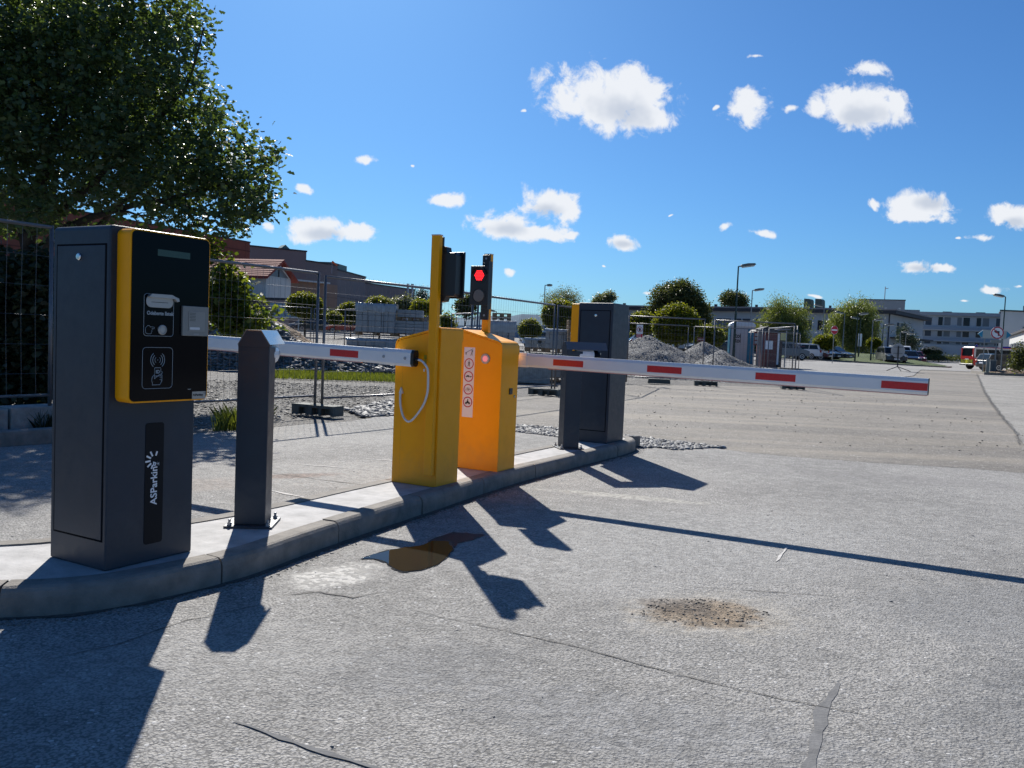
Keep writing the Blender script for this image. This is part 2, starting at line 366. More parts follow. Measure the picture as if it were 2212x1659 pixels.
mauve_m = mat('mauve cladding', (.215, .17, .165), .8, noise=.08, nscale=.5)
tan_m = mat('tan cladding', (.33, .20, .14), .8, noise=.1, nscale=.5)
wwall = mat('white render', (.58, .58, .56), .85, noise=.06, nscale=.6)
gwall = mat('grey blue render', (.43, .46, .48), .85, noise=.08, nscale=.4)
croof = mat('dark eave board', (.04, .04, .045), .7)
roofg = mat('grey roof sheet', (.26, .24, .24), .6)
tile_m = mat('red roof tiles', (.28, .055, .04), .8, noise=.25, nscale=6)

def leaf_mat(name, c1, c2, tr=.5, glossy=.35):
    m = D.materials.new(name); m.use_nodes = True; nt = m.node_tree; N = nt.nodes; L = nt.links; N.clear()
    out = N.new('ShaderNodeOutputMaterial'); ge = N.new('ShaderNodeNewGeometry')
    mx = N.new('ShaderNodeMix'); mx.data_type = 'RGBA'; L.new(ge.outputs['Random Per Island'], mx.inputs['Factor'])
    mx.inputs['A'].default_value = (*c1, 1); mx.inputs['B'].default_value = (*c2, 1)
    d = N.new('ShaderNodeBsdfPrincipled'); d.inputs['Roughness'].default_value = .45; d.inputs['Specular IOR Level'].default_value = glossy; L.new(mx.outputs['Result'], d.inputs['Base Color'])
    t = N.new('ShaderNodeBsdfTranslucent'); 
    hs = N.new('ShaderNodeMix'); hs.data_type = 'RGBA'; hs.blend_type = 'MULTIPLY'; hs.inputs['Factor'].default_value = 1; L.new(mx.outputs['Result'], hs.inputs['A']); hs.inputs['B'].default_value = (1.6, 1.5, .5, 1)
    L.new(hs.outputs['Result'], t.inputs['Color'])
    ms = N.new('ShaderNodeMixShader'); ms.inputs[0].default_value = tr; L.new(d.outputs[0], ms.inputs[1]); L.new(t.outputs[0], ms.inputs[2])
    L.new(ms.outputs[0], out.inputs[0]); MT[name] = m; return m
oak_l = leaf_mat('oak leaves', (.045, .08, .038), (.10, .15, .06), .42, .6)
bush_l = leaf_mat('bush leaves', (.06, .10, .02), (.16, .19, .035), .5)
ball_l = leaf_mat('ball tree leaves', (.055, .085, .015), (.22, .23, .03), .5, .12)
tree_l = leaf_mat('tree leaves', (.05, .07, .03), (.10, .115, .05), .35, .15)
will_l = leaf_mat('willow leaves', (.10, .14, .045), (.19, .23, .08), .4)
birch_l = leaf_mat('birch leaves', (.10, .12, .07), (.19, .21, .12), .35)
fir_l = leaf_mat('conifer needles', (.025, .05, .035), (.06, .09, .06), .15)
dark_l = leaf_mat('shade darkened leaves', (.02, .028, .015), (.05, .06, .025), .25)  # deep shade put into the leaf colours, for hedge and wall weeds
weed_l = leaf_mat('weed leaves', (.06, .09, .02), (.16, .19, .05), .4)
bark_m = mat('bark', (.06, .05, .042), .9, noise=.4, nscale=20, bump=.6, bscale=40)

# ------------------------------------------------------------------ structure: ground sheets
def sheet(name, pts, mt, off, maxlen=None, flat=False):
    bm = bmesh.new(); vs = [bm.verts.new((p[0], p[1], 0)) for p in pts]; f = bm.faces.new(vs)
    bm.normal_update()
    if f.normal.z < 0: bmesh.ops.reverse_faces(bm, faces=[f])
    if maxlen:
        bmesh.ops.triangulate(bm, faces=bm.faces[:])
        for _ in range(7):
            ed = [e for e in bm.edges if e.calc_length() > maxlen]
            if not ed: break
            bmesh.ops.subdivide_edges(bm, edges=ed, cuts=1); bmesh.ops.triangulate(bm, faces=bm.faces[:])
    for v in bm.verts: v.co.z = (0 if flat else gz(v.co.x, v.co.y))+off
    me = D.meshes.new(name); bm.to_mesh(me); bm.free()
    o = mesh_obj(name, me, mt); o['kind'] = 'structure'; return o
def big_ground():
    xs = list(np.concatenate([np.linspace(-1500, -200, 12), np.arange(-180, 181, 4.), np.linspace(200, 1500, 12)]))
    ys = list(np.concatenate([np.arange(-60, 140, 4.), np.linspace(145, 500, 14), np.linspace(560, 2600, 14)]))
    v = [(x, y, gz(x, y)-.03) for y in ys for x in xs]; n = len(xs)
    f = [(j*n+i, j*n+i+1, (j+1)*n+i+1, (j+1)*n+i) for j in range(len(ys)-1) for i in range(n-1)]
    me = D.meshes.new('ground'); me.from_pydata(v, [], f); o = mesh_obj('ground', me, grav_m); o['kind'] = 'structure'
big_ground()
jl = [(14, 8.6), (5.72, 9.5), (5.28, 9.7), (4.29, 9.84), (3.29, 10.1), (2.82, 10.4), (2.35, 10.75)]
near_road = [(-16, -14), (16, -14), (16, 8.4)]+jl+[(1.9, 10.9), (1.2, 11.9), (.1, 12.4), (-1.5, 13.6), (-1.84, 13.4), (-2.23, 12.0), (-2.7, 11.4), (-3.28, 10.4), (-3.69, 9.9), (-4.3, 9.1), (-4.65, 8.6), (-4.95, 8.25), (-8, 5.2), (-16, -2)]
sheet('road', near_road, road_m, 0.0, flat=True)
aprL = [(7.66, 12.71), (8.9, 15.1), (11.51, 20.14), (16.71, 30.17), (24, 44), (33.2, 61.0)]
oldp = [p for p in reversed(jl)]+[(16, 8.4), (16, 12)]+[(7.2, 12.0)]+aprL+[(38, 66), (30, 62), (22, 47), (15, 36), (10.5, 29), (6.3, 27.6), (3.2, 25.6), (.9, 19.8), (-.8, 16.6), (-1.6, 14.2), (-1.5, 13.6), (.1, 12.4), (1.2, 11.9), (1.9, 10.9)]
oldp = [(p[0], p[1]) for p in oldp]
sheet('old_road', [p for p in reversed(jl)][:-1]+[(14, 8.6), (16, 12)]+[(7.2, 12.0)]+aprL+[(36, 66), (30, 63), (22, 47), (15, 36), (10.5, 29), (6.3, 27.6), (3.2, 25.6), (.9, 19.8), (-.8, 16.6), (-1.6, 14.2), (-1.5, 13.6), (.1, 12.4), (1.2, 11.9), (1.9, 10.9)], old_m, -.012, 6)
sheet('concrete_apron', [(16, 12), (60, 30), (60, 64), (36, 66), (33.2, 61), (24, 44), (16.71, 30.17), (11.51, 20.14), (8.9, 15.1), (7.66, 12.71), (7.2, 12.0)], apr_m, -.006, 8)
sheet('far_road', [(15, 36), (22, 47), (30, 63), (36, 66), (60, 64), (75, 75), (75, 110), (90, 230), (60, 230), (44, 110), (30, 95), (10, 92), (-50, 96), (-50, 84), (5, 80), (20, 70), (14, 50)], far_m, .012, 8)
def pts_on(cur, noise=.0, seed=0):
    rnd = random.Random(seed); out = []
    for i in range(len(cur)-1):
        a, b = Vector(cur[i][:2]), Vector(cur[i+1][:2]); n = max(2, int((b-a).length/.06))
        for k in range(n): 
            p = a.lerp(b, k/n); out.append((p.x+rnd.uniform(-noise, noise), p.y+rnd.uniform(-noise, noise)))
    out.append(tuple(cur[-1][:2])); return out
def ribbon(name, cur, w, mt, z, noise=.006, seed=1, wf=None):
    rnd = random.Random(seed); P = [Vector((*p, 0)) for p in pts_on(cur, noise, seed)]; v = []; f = []
    n = len(P)
    for i, p in enumerate(P):
        t = (P[min(i+1, n-1)]-P[max(i-1, 0)]).normalized(); s = Vector((-t.y, t.x, 0))
        e = math.sin(math.pi*(i+.3)/(n+.3))**.5*w*(.45+1.1*rnd.random()*.8)
        v += [p+s*e/2, p-s*e/2]
    v = [(q.x, q.y, gz(q.x, q.y)+z) for q in v]
    f = [(2*i, 2*i+1, 2*i+3, 2*i+2) for i in range(n-1)]
    me = D.meshes.new(name); me.from_pydata(v, [], f); o = mesh_obj(name, me, mt); o['kind'] = 'structure'; return o
crA = [(-.5, 3.93), (-.26, 3.78), (-.03, 3.67), (.29, 3.5), (.62, 3.28), (.91, 3.1), (1.13, 3.0), (1.32, 2.93)]
ribbon('crack', crA, .007, crack_m, .003, .004, 3)
ribbon('crack', [(-1.05, 4.0), (-.9, 4.08), (-.72, 4.02), (-.6, 4.12)], .010, crack_m, .003, .008, 5)
ribbon('crack', [(.95, 4.45), (1.3, 4.42), (1.7, 4.38)], .006, crack_m, .003, .005, 6)
ribbon('crack', [(-1.72, 3.1), (-1.5, 3.3), (-1.35, 3.62), (-1.1, 3.85)], .008, crack_m, .003, .008, 7)
ribbon('tar_seam', [(-.85, 2.69), (-.72, 2.62), (-.62, 2.56), (-.5, 2.5), (-.3, 2.41)], .022, tar_m, .004, .004, 9)
ribbon('tar_seam', [(1.30, 3.22), (1.24, 3.12), (1.15, 2.98), (1.07, 2.8), (.98, 2.6), (.9, 2.42)], .045, tar_m, .002, .004, 10)
ribbon('crack', [(2.4, 10.74), (2.82, 10.39), (3.29, 10.1), (4.29, 9.84), (5.28, 9.7), (5.72, 9.49), (8, 9.2)], .018, crack_m, .004, .012, 11)
ribbon('scrape_mark', [(1.62, 5.05), (1.72, 5.25), (1.80, 5.42)], .02, scratch_m, .004, .004, 12)
ribbon('scrape_mark', [(-1.84, 6.61), (-1.68, 6.5), (-1.46, 6.36)], .035, scratch_m, .003, .004, 13)
ribbon('scrape_mark', [(-1.99, 7.96), (-1.8, 7.93), (-1.5, 7.86)], .03, scratch_m, .003, .005, 14)
ribbon('scrape_mark', [(-1.43, 8.5), (-1.25, 8.46), (-1.1, 8.42)], .03, scratch_m, .003, .005, 15)
ribbon('crack', [(-2.2, 7.5), (-1.6, 7.2), (-1.0, 6.95)], .012, crack_m, .003, .005, 16)
ribbon('crack', [(7.25, 12.0), (8.9, 15.1), (11.5, 20.2), (16.7, 30.2), (24, 44), (33, 61)], .07, crack_m, .012, .05, 17)
ribbon('crack', [(3.0, 25.2), (9, 23.0), (16, 24)], .06, crack_m, .012, .03, 18)
for i, (a, b) in enumerate([((9.5, 16), (15, 17.6)), ((11, 19.4), (19, 22)), ((14, 25), (24, 29)), ((19, 34), (34, 39)), ((8, 13.3), (14, 13.6)), ((25, 46), (45, 54))]):
    ribbon('crack', [a, ((a[0]+b[0])/2, (a[1]+b[1])/2+.2), b], .07, crack_m, .012, .02, 20+i)
ribbon('tar_seam', [(22, 55), (30, 53.5), (38, 54)], .5, tar_m, .03, .05, 30)
ribbon('tar_seam', [(24, 47), (31, 46.6)], .16, tar_m, .03, .05, 31)
# cement crust beside the kerb, wet patch and puddle
def jag(pts, amp, seed, sub=3):
    rnd = random.Random(seed); out = []
    for i in range(len(pts)):
        a, b = Vector(pts[i]), Vector(pts[(i+1) % len(pts)])
        for k in range(sub): 
            p = a.lerp(b, k/sub); out.append((p.x+rnd.uniform(-amp, amp), p.y+rnd.uniform(-amp, amp)))
    return out
pud = [(-.8, 4.71), (-.75, 4.81), (-.68, 4.92), (-.59, 5.01), (-.51, 5.06), (-.45, 5.19), (-.35, 5.2), (-.31, 5.01), (-.33, 4.83), (-.37, 4.66), (-.45, 4.54), (-.54, 4.49), (-.6, 4.56), (-.65, 4.66), (-.73, 4.73), (-.78, 4.72)]
sheet('wet_asphalt', jag([(-.47, 5.16), (-.41, 5.36), (-.33, 5.46), (-.25, 5.45), (-.12, 5.42), (-.19, 5.29), (-.27, 5.2), (-.31, 5.05), (-.36, 5.15)], .012, 8, 3), wet_m, .003, flat=True)
glint_m = mat('wet glittering rim', (.10, .10, .10), .16, spec=.9, bump=2.0, bscale=260)
cxp = sum(p[0] for p in pud)/len(pud); cyp = sum(p[1] for p in pud)/len(pud)
sheet('puddle_rim', jag([(cxp+(x-cxp)*1.045, cyp+(y-cyp)*1.05) for x, y in pud], .008, 12, 4), glint_m, .0035, flat=True)
pw = sheet('puddle_water', jag(pud, .006, 3, 3), water_m, .005, flat=True)

# gravel and rubble --------------------------------------------------------
def rocks(name, sampler, n, smin, smax, mt, seed, parent=None, flatn=.6):
    rng = np.random.default_rng(seed)
    base = np.array([(-1,-1,-.7),(1,-.9,-.7),(.9,1,-.7),(-1,.9,-.7),(-.7,-.6,.6),(.6,-.7,.8),(.7,.5,.5),(-.5,.7,.7)])
    fc = np.array([(3,2,1,0),(4,5,6,7),(0,1,5,4),(1,2,6,5),(2,3,7,6),(3,0,4,7)])
    P = np.array([sampler(rng) for _ in range(n)])
    s = rng.uniform(smin, smax, n)*(.5+rng.random(n)); V_ = base[None]*(1+rng.uniform(-.35, .35, (n, 8, 3)))
    V_ = V_*s[:, None, None]*np.stack([rng.uniform(.7, 1.3, n), rng.uniform(.5, 1, n), rng.uniform(.3, flatn, n)], 1)[:, None, :]*.5
    a, b = rng.uniform(0, 6.28, n), rng.uniform(-.5, .5, n)
    ca, sa, cb_, sb = np.cos(a)[:, None], np.sin(a)[:, None], np.cos(b)[:, None], np.sin(b)[:, None]
    x, y, z = V_[..., 0], V_[..., 1], V_[..., 2]
    y, z = y*cb_-z*sb, y*sb+z*cb_; x, y = x*ca-y*sa, x*sa+y*ca
    Vv = np.stack([x, y, z], -1)+P[:, None, :]+np.array([0, 0, 1.])*(s[:, None, None]*.12)
    verts = Vv.reshape(-1, 3); faces = (fc[None]+(np.arange(n)*8)[:, None, None]).reshape(-1, 4)
    me = fast_mesh(name, verts, faces)
    o = mesh_obj(name, me, mt, parent); o['kind'] = 'stuff'; return o
def fast_mesh(name, verts, faces):
    me = D.meshes.new(name); nf, k = faces.shape
    me.vertices.add(len(verts)); me.vertices.foreach_set('co', verts.astype(np.float32).ravel())
    me.loops.add(nf*k); me.loops.foreach_set('vertex_index', faces.astype(np.int32).ravel())
    me.polygons.add(nf); me.polygons.foreach_set('loop_start', np.arange(0, nf*k, k, dtype=np.int32))
    try: me.polygons.foreach_set('loop_total', np.full(nf, k, dtype=np.int32))
    except Exception: pass
    me.update(calc_edges=True); me.validate(); return me
def in_poly(poly):
    P = [(p[0], p[1]) for p in poly]; xs = [p[0] for p in P]; ys = [p[1] for p in P]
    def inside(x, y):
        c = False; j = len(P)-1
        for i in range(len(P)):
            if (P[i][1] > y) != (P[j][1] > y) and x < (P[j][0]-P[i][0])*(y-P[i][1])/(P[j][1]-P[i][1])+P[i][0]: c = not c
            j = i
        return c
    def f(rng, z=0):
        while True:
            x, y = rng.uniform(min(xs), max(xs)), rng.uniform(min(ys), max(ys))
            if inside(x, y): return (x, y, gz(x, y)+z)
    return f

def rock_material(name, c1, c2):
    m = D.materials.new(name); m.use_nodes = True; N = m.node_tree.nodes; L = m.node_tree.links; b = N['Principled BSDF']
    b.inputs['Roughness'].default_value = .7; g = N.new('ShaderNodeNewGeometry'); mx = N.new('ShaderNodeMix'); mx.data_type = 'RGBA'
    L.new(g.outputs['Random Per Island'], mx.inputs['Factor']); mx.inputs['A'].default_value = (*c1, 1); mx.inputs['B'].default_value = (*c2, 1)
    L.new(mx.outputs['Result'], b.inputs['Base Color']); return m
rk_m = rock_material('grey crushed stone', (.08, .085, .092), (.24, .245, .25))
rk_b = rock_material('warm crushed stone', (.11, .10, .085), (.25, .23, .20))
tag(rocks('gravel_strip', in_poly([(-.6, 13.2), (-.1, 12.5), (.49, 12.3), (.9, 12.0), (1.68, 11.5), (2.1, 11.15), (2.75, 10.75), (2.35, 10.5), (2.15, 10.32), (1.94, 10.25), (1.81, 10.42), (1.62, 10.3), (1.45, 10.75), (.65, 11.1), (.1, 11.5), (-.6, 12.2)]), 4200, .03, .06, rk_m, 1), 'strip of loose grey crushed stone across the road at the far island end', 'gravel')
tag(rocks('rubble_strip', in_poly([(-2.64, 13.7), (-2.29, 16.0), (-.8, 15.2), (-1.0, 13.8), (-1.84, 12.9), (-2.2, 12.7)]), 2200, .04, .09, rk_m, 2), 'band of loose grey rubble left of the yellow cabinet behind the fence', 'rubble')
tag(rocks('loose_stones', in_poly([(-4.4, 9.6), (-3.3, 11.2), (-2.6, 13), (-2.3, 20), (-7, 20), (-7, 11)]), 5200, .012, .042, rk_b, 3), 'scattered pale stones on the dirt behind the mesh fence', 'stones')
tag(rocks('loose_stones', in_poly([(-3, 2), (4, 2), (4, 9.5), (-.5, 9.5), (-4, 8)]), 260, .005, .012, rk_m, 4), 'tiny loose chips of stone scattered on the near asphalt', 'stones')
tag(rocks('loose_stones', in_poly([(2.2, 10.9), (8, 11.2), (12, 25), (2, 25)]), 380, .012, .03, rk_b, 5), 'small loose stones scattered over the old road beyond the island', 'stones')

def mound(name, label, cat, c, rx, ry, h, mt, seed, rot=0, peaks=((0, 0, 1, 1),), n=70, rough=.06):
    rng = random.Random(seed); import mathutils
    v = []; f = []
    for j in range(n):
        for i in range(n):
            x, y = (i/(n-1)*2-1), (j/(n-1)*2-1); z = 0
            for (px, py, pr, ph) in peaks:
                z = max(z, ph*max(0, 1-math.hypot((x-px)/pr, (y-py)/pr)*1.0))
            z = z*h; w = Vector((x*rx, y*ry, seed))
            z += (mathutils.noise.noise(w*1.1)*(.16 if rough > .05 else .09)+mathutils.noise.noise(w*3)*rough+mathutils.noise.noise(w*8)*rough*.6)*min(1, z/h*3)*min(h, 1.6)
            X, Y = x*rx*math.cos(rot)-y*ry*math.sin(rot), x*rx*math.sin(rot)+y*ry*math.cos(rot)
            v.append((c[0]+X, c[1]+Y, gz(c[0]+X, c[1]+Y)+z-.08))
    f = [(j*n+i, j*n+i+1, (j+1)*n+i+1, (j+1)*n+i) for j in range(n-1) for i in range(n-1)]
    me = D.meshes.new(name); me.from_pydata(v, [], f); o = mesh_obj(name, me, mt, smooth=True); tag(o, label, cat)
    vv = np.array(v)
    def samp(r):
        for _ in range(50):
            i = r.integers(0, len(v))
            if vv[i, 2]-gz(vv[i, 0], vv[i, 1]) > .02: break
        return (vv[i, 0]+r.uniform(-.1, .1)*rx/n*9, vv[i, 1]+r.uniform(-.1, .1)*ry/n*9, vv[i, 2])
    return o, samp
mo_m = ground_mat('crushed stone heap', (.14, .145, .15), (.30, .30, .30), 16, .5, .7, .05)
soil_m = ground_mat('brown soil heap', (.15, .095, .055), (.27, .185, .11), 10, .5, .6, .06)
# ------------------------------------------------------------------ traffic island
IZ = .13
front = [(-2.86, 3.95), (-2.80, 3.72), (-2.6, 3.56), (-2.36, 3.52), (-2.11, 3.545), (-1.86, 3.63), (-1.63, 3.82), (-1.31, 4.28), (-1.06, 4.9), (-.52, 6.11), (.07, 7.4), (.98, 9.05), (1.3, 9.62), (1.47, 10.0), (1.5, 10.25), (1.42, 10.48), (1.24, 10.58), (1.05, 10.5)]
back = [(1.05, 10.5), (.54, 9.45), (-.02, 8.42), (-.91, 6.76), (-1.28, 6.05), (-1.55, 5.5), (-1.86, 5.0), (-2.35, 4.45), (-2.7, 4.25), (-2.86, 3.95)]
def smooth(pts, n=6):
    out = []
    for i in range(len(pts)-1):
        p0, p1, p2, p3 = [Vector(pts[max(0, min(len(pts)-1, k))]) for k in (i-1, i, i+1, i+2)]
        for k in range(n):
            t = k/n; out.append(.5*((2*p1)+(p2-p0)*t+(2*p0-5*p1+4*p2-p3)*t*t+(3*p1-p0-3*p2+p3)*t**3))
    out.append(Vector(pts[-1])); return out
loop = smooth(front)+smooth(back)[1:-1]
def arc_split(path, L):
    """cut a closed polyline into runs of about L metres"""
    P = path+[path[0]]; runs = []; cur = [P[0]]; acc = 0
    for a, b in zip(P[:-1], P[1:]):
        d = (b-a).length
        while acc+d > L:
            t = (L-acc)/d; m = a.lerp(b, t); cur.append(m); runs.append(cur); cur = [m]; a = m; d = (b-a).length; acc = 0
        cur.append(b); acc += d
    if len(cur) > 2: runs.append(cur)
    return runs
def offset_at(pts, i, closed=None):
    a = pts[max(i-1, 0)]; b = pts[min(i+1, len(pts)-1)]; t = (b-a); t = Vector((t.x, t.y)).normalized()
    return Vector((-t.y, t.x))
island = thing('traffic_island', None, None, (0, 0, 0)); island['kind'] = 'structure'
area = sum(loop[i].x*loop[(i+1) % len(loop)].y-loop[(i+1) % len(loop)].x*loop[i].y for i in range(len(loop)))
sgn = 1 if area > 0 else -1
rk = random.Random(4)
for run in arc_split(loop, .985):
    # shave the ends for a joint
    n = len(run); dz = rk.uniform(-.003, .003); dn = rk.uniform(-.004, .004)
    run = [Vector(q) for q in run]
    d0 = (run[1]-run[0]).normalized()*.006; d1 = (run[-2]-run[-1]).normalized()*.006
    run[0] = run[0]+d0; run[-1] = run[-1]+d1
    prof = [(-.0+dn, -.06), (.0+dn, .085), (.006+dn, .108), (.018+dn, .122), (.034+dn, IZ+dz), (.125, IZ+dz), (.125, -.06)]
    mb = MB(); vs = []
    for i, p in enumerate(run):
        nrm = offset_at(run, i)*sgn
        for (o_, z) in prof: vs.append((p.x+nrm.x*o_, p.y+nrm.y*o_, z))
    k = len(prof); fs = [(i*k+j, i*k+(j+1) % k, (i+1)*k+(j+1) % k, (i+1)*k+j) for i in range(n-1) for j in range(k)]
    fs += [tuple(range(k)), tuple((n-1)*k+j for j in range(k-1, -1, -1))]
    mb.add(vs, fs); mb.build('kerb_stone', kerb_m, island)
inner = [loop[i]+offset_at(loop+[loop[0]], i)*sgn*.121 for i in range(len(loop))]
bm = bmesh.new(); f = bm.faces.new([bm.verts.new((p.x, p.y, IZ-.006)) for p in inner]); 
bm.normal_update()
if f.normal.z < 0: bmesh.ops.reverse_faces(bm, faces=[f])
me = D.meshes.new('infill'); bm.to_mesh(me); bm.free(); mesh_obj('concrete_infill', me, infill_m, island)

fr_o = [p-offset_at(smooth(front), i)*sgn*.02 for i, p in enumerate(smooth(front))][6:-8]
ribbon('dirt_line', [(p.x, p.y) for p in fr_o[::6]], .07, mat('kerb foot dirt', (.11, .10, .085), .95, noise=.4, nscale=60), .004, .008, 55)
tag(rocks('stain_grit', in_poly([(.6, 3.95), (.75, 4.2), (1.05, 4.25), (1.3, 4.05), (1.15, 3.85), (.85, 3.8)]), 380, .004, .012, rock_material('dark grit', (.05, .045, .04), (.16, .14, .12)), 57), 'dark grit lying in the brown sandy stain on the near asphalt', 'grit')
kg = [(p.x, p.y) for p in fr_o]; kg2 = [(p.x-offset_at(fr_o, i).x*sgn*.09, p.y-offset_at(fr_o, i).y*sgn*.09) for i, p in enumerate(fr_o)]
tag(rocks('kerb_grit', in_poly(kg+kg2[::-1]), 1500, .004, .013, rk_b, 56), 'fine grit gathered along the foot of the island kerb', 'grit')
# ------------------------------------------------------------------ helpers for printed marks on the x = const face
def stroke(mb, pts, r, px, closed=False):      # polyline in (y, z) on plane x = px
    return mb.tube([(px, a, b) for a, b in pts], r, 4, closed)
def arc(cx, cy, r, a0, a1, n=12):
    return [(cx+r*math.cos(R(a0+(a1-a0)*i/n)), cy+r*math.sin(R(a0+(a1-a0)*i/n))) for i in range(n+1)]
FX = lambda x, y, z: frame((x, y, z), (0, 1, 0), (0, 0, 1))        # text on +x face
# ------------------------------------------------------------------ ticket machine
def ticket_machine(label, loc, rz, detailed=True):
    t = thing('ticket_machine', label, 'ticket machine', loc, rz, 'parking ticket machines at the island ends')
    w, d, h = .42, .48, 1.575
    # body with rounded top edges (profile in y-z) and a plinth
    prof = rrect(0, d, .0, h, .022, 4)
    prof = [(y, max(z, 0)) for y, z in rrect(0, d, -.1, h, .022, 4) if z > 0]+[(0, 0), (d, 0)]
    prof = sorted(prof, key=lambda q: math.atan2(q[1]-h/2, q[0]-d/2))
    MB().prism(prof, 'x', -w, 0).build('body', anth, t, .008, seg=3)
    for s in (0, 1):                                                 # a door on each narrow side, recessed joint
        y = 0 if s == 0 else d; sg = -1 if s == 0 else 1
        m = MB()
        for (x0, x1, z0, z1) in ((-.385, -.03, .131, .140), (-.385, -.03, 1.483, 1.491), (-.393, -.384, .131, 1.491), (-.031, -.022, .131, 1.491)):
            m.box(x0, x1, min(y, y+sg*.0012), max(y, y+sg*.0012), z0, z1)
        m.build('door_gap', mat('deep gap', (.005, .006, .008), .9, spec=.1), t)
        dr = MB().box(-.384, -.031, min(y, y+sg*.0035), max(y, y+sg*.0035), .140, 1.483).build('door', anth, t, .0015)
        lk = MB(); mm = Matrix.Translation((-.215, y, 1.432)) if s == 0 else Matrix.Translation((-.215, y, 1.432))
        lk.lathe([(.0165, sg*-.001), (.0165, sg*.010), (.013, sg*.014), (.004, sg*.0145)], 20, mm, 'y'); lk.build('lock', chrome, dr, smooth=False)
    # terminal: yellow surround and black glass
    y0, y1, z0, z1 = .035, .478, .775, 1.562
    sur = MB().prism(rrect(y0, y1, z0, z1, .03, 6), 'x', -.002, .092).build('yellow_surround', yel, t, .004, seg=2)
    MB().prism(rrect(y0+.008, y1-.008, z0+.008, z1-.008, .024, 6), 'x', .090, .0955).build('glass_front', glassb, t)
    X = .0955
    if detailed:
        MB().prism(rrect(.175, .355, 1.452, 1.482, .002), 'x', X, X+.0008).build('display', mat('lcd display', (.035, .075, .06), .25), t)
        g = MB(); stroke(g, rrect(.108, .268, 1.083, 1.275, .014, 4), .0011, X, True); g.build('printed_frame', print_w, t); g = MB(); stroke(g, rrect(.105, .268, .84, 1.03, .018, 4), .0011, X, True)
        g.build('printed_frame', print_w, t)
        sl = MB().prism(rrect(.117, .262, 1.214, 1.270, .026, 6), 'x', X, X+.004).build('slot_plate', satin, t, .001)
        MB().box(X+.0035, X+.0047, .143, .234, 1.237, 1.2395).build('slot', blk, sl)
        MB().prism([(.12, 1.262), (.135, 1.276), (.245, 1.276), (.262, 1.268), (.282, 1.262), (.286, 1.248), (.272, 1.244), (.262, 1.258), (.14, 1.258)], 'x', X+.002, X+.020).build('slot_hood', satin, sl, .001)
        text_obj('Odeberte lístek', .0245, FX(X+.0004, .123, 1.180), print_w, t, sx=.92, off=.0006)
        MB().lathe([(.023, X), (.023, X+.006), (.019, X+.008), (.019, X+.004), (.014, X+.004), (.013, X+.0055), (.002, X+.006)], 24, Matrix.Translation((0, .205, 1.112)), 'x').build('button', satin, t)
        g = MB()                                                     # pointing hand
        stroke(g, [(.118, 1.098), (.118, 1.118), (.128, 1.130), (.140, 1.130), (.141, 1.124), (.162, 1.124), (.166, 1.120), (.162, 1.116), (.150, 1.116), (.155, 1.112), (.150, 1.108), (.153, 1.104), (.148, 1.100), (.150, 1.096), (.144, 1.092), (.128, 1.092), (.120, 1.096)], .001, X, True)
        g.build('pointing_hand_icon', print_w, t); g = MB()
        cy, cz = .186, .972                                          # radio waves and hand with a card
        for r in (.015, .027, .038):
            for s in (1, -1): stroke(g, [(cy+s*(a-cy), b) for a, b in arc(cy, cz, r, -52, 52)], .0016 if r > .02 else .0012, X)
        stroke(g, [(cy-.002, cz), (cy+.002, cz)], .0018, X)
        stroke(g, rrect(.170, .204, .898, .936, .003, 2)[:12], .0013, X)
        stroke(g, [(.170, .93), (.170, .885)], .0013, X); stroke(g, [(.204, .93), (.204, .915), (.212, .918), (.213, .912), (.204, .906)], .0013, X)
        stroke(g, [(.170, .905), (.158, .893), (.156, .877), (.160, .863), (.158, .857), (.200, .857), (.209, .872), (.209, .880)], .0013, X)
        stroke(g, [(.170, .885), (.198, .905)], .0013, X)
        for q in (.906, .898, .890, .881): stroke(g, [(.198, q), (.211, q-.002), (.213, q-.006), (.208, q-.009)], .0011, X)
        g.build('card_reader_icon', print_w, t)
        text_obj('ID', .022, FX(X+.0004, .176, .910), print_w, t, off=.0006)
        ic = MB().prism(rrect(.311, .462, 1.088, 1.230, .003), 'x', X, X+.013).build('intercom', mat('brushed intercom frame', (.24, .245, .235), .45, metal=.3), t, .002)
        ii = MB().prism(rrect(.343, .438, 1.110, 1.204, .003), 'x', X+.0125, X+.0155).build('intercom_face', mat('light grey plastic', (.27, .275, .26), .5), ic, .0006)
        m = MB()
        for k in range(6): m.box(X+.0152, X+.0162, .348, .382, 1.160+k*.0072, 1.1618+k*.0072)
        m.build('speaker_slots', blk, ic)
        MB().prism(rrect(.350, .408, 1.118, 1.130, .004), 'x', X+.0152, X+.0164).build('call_button', mat('button white', (.62, .64, .66), .4), ic)
        MB().prism(rrect(.375, .405, 1.092, 1.100, .003), 'x', X+.0122, X+.0135).build('nameplate', mat('grey plate', (.3, .3, .3), .5), ic)
        MB().prism(rrect(.384, .464, .782, .818, .001), 'x', X, X+.0008).build('maker_label', mat('beige label', (.42, .40, .35), .5), t)
        text_obj('ASParking', .0145, FX(X+.0014, .388, .797), mat('dark print', (.02, .02, .02), .6), t, off=.0003)
        g = MB()
        for a in (20, 55, 90, 125): stroke(g, [(.455+.003*math.cos(R(a)), .806+.003*math.sin(R(a))), (.455+.008*math.cos(R(a)), .806+.008*math.sin(R(a)))], .0006, X+.0012)
        g.build('label_rays', MT['dark print'], t)
        MB().prism([(.355, .832), (.362, .829), (.372, .829), (.378, .832)], 'x', X, X+.001).build('sensor_mark', satin, t)
        # lower badge with the vertical maker's name
        MB().prism(rrect(.2, .302, .085, .668, .014, 4), 'x', -.001, .0022).build('badge_strip', mat('badge strip', (.006, .009, .014), .4, spec=.15), t)
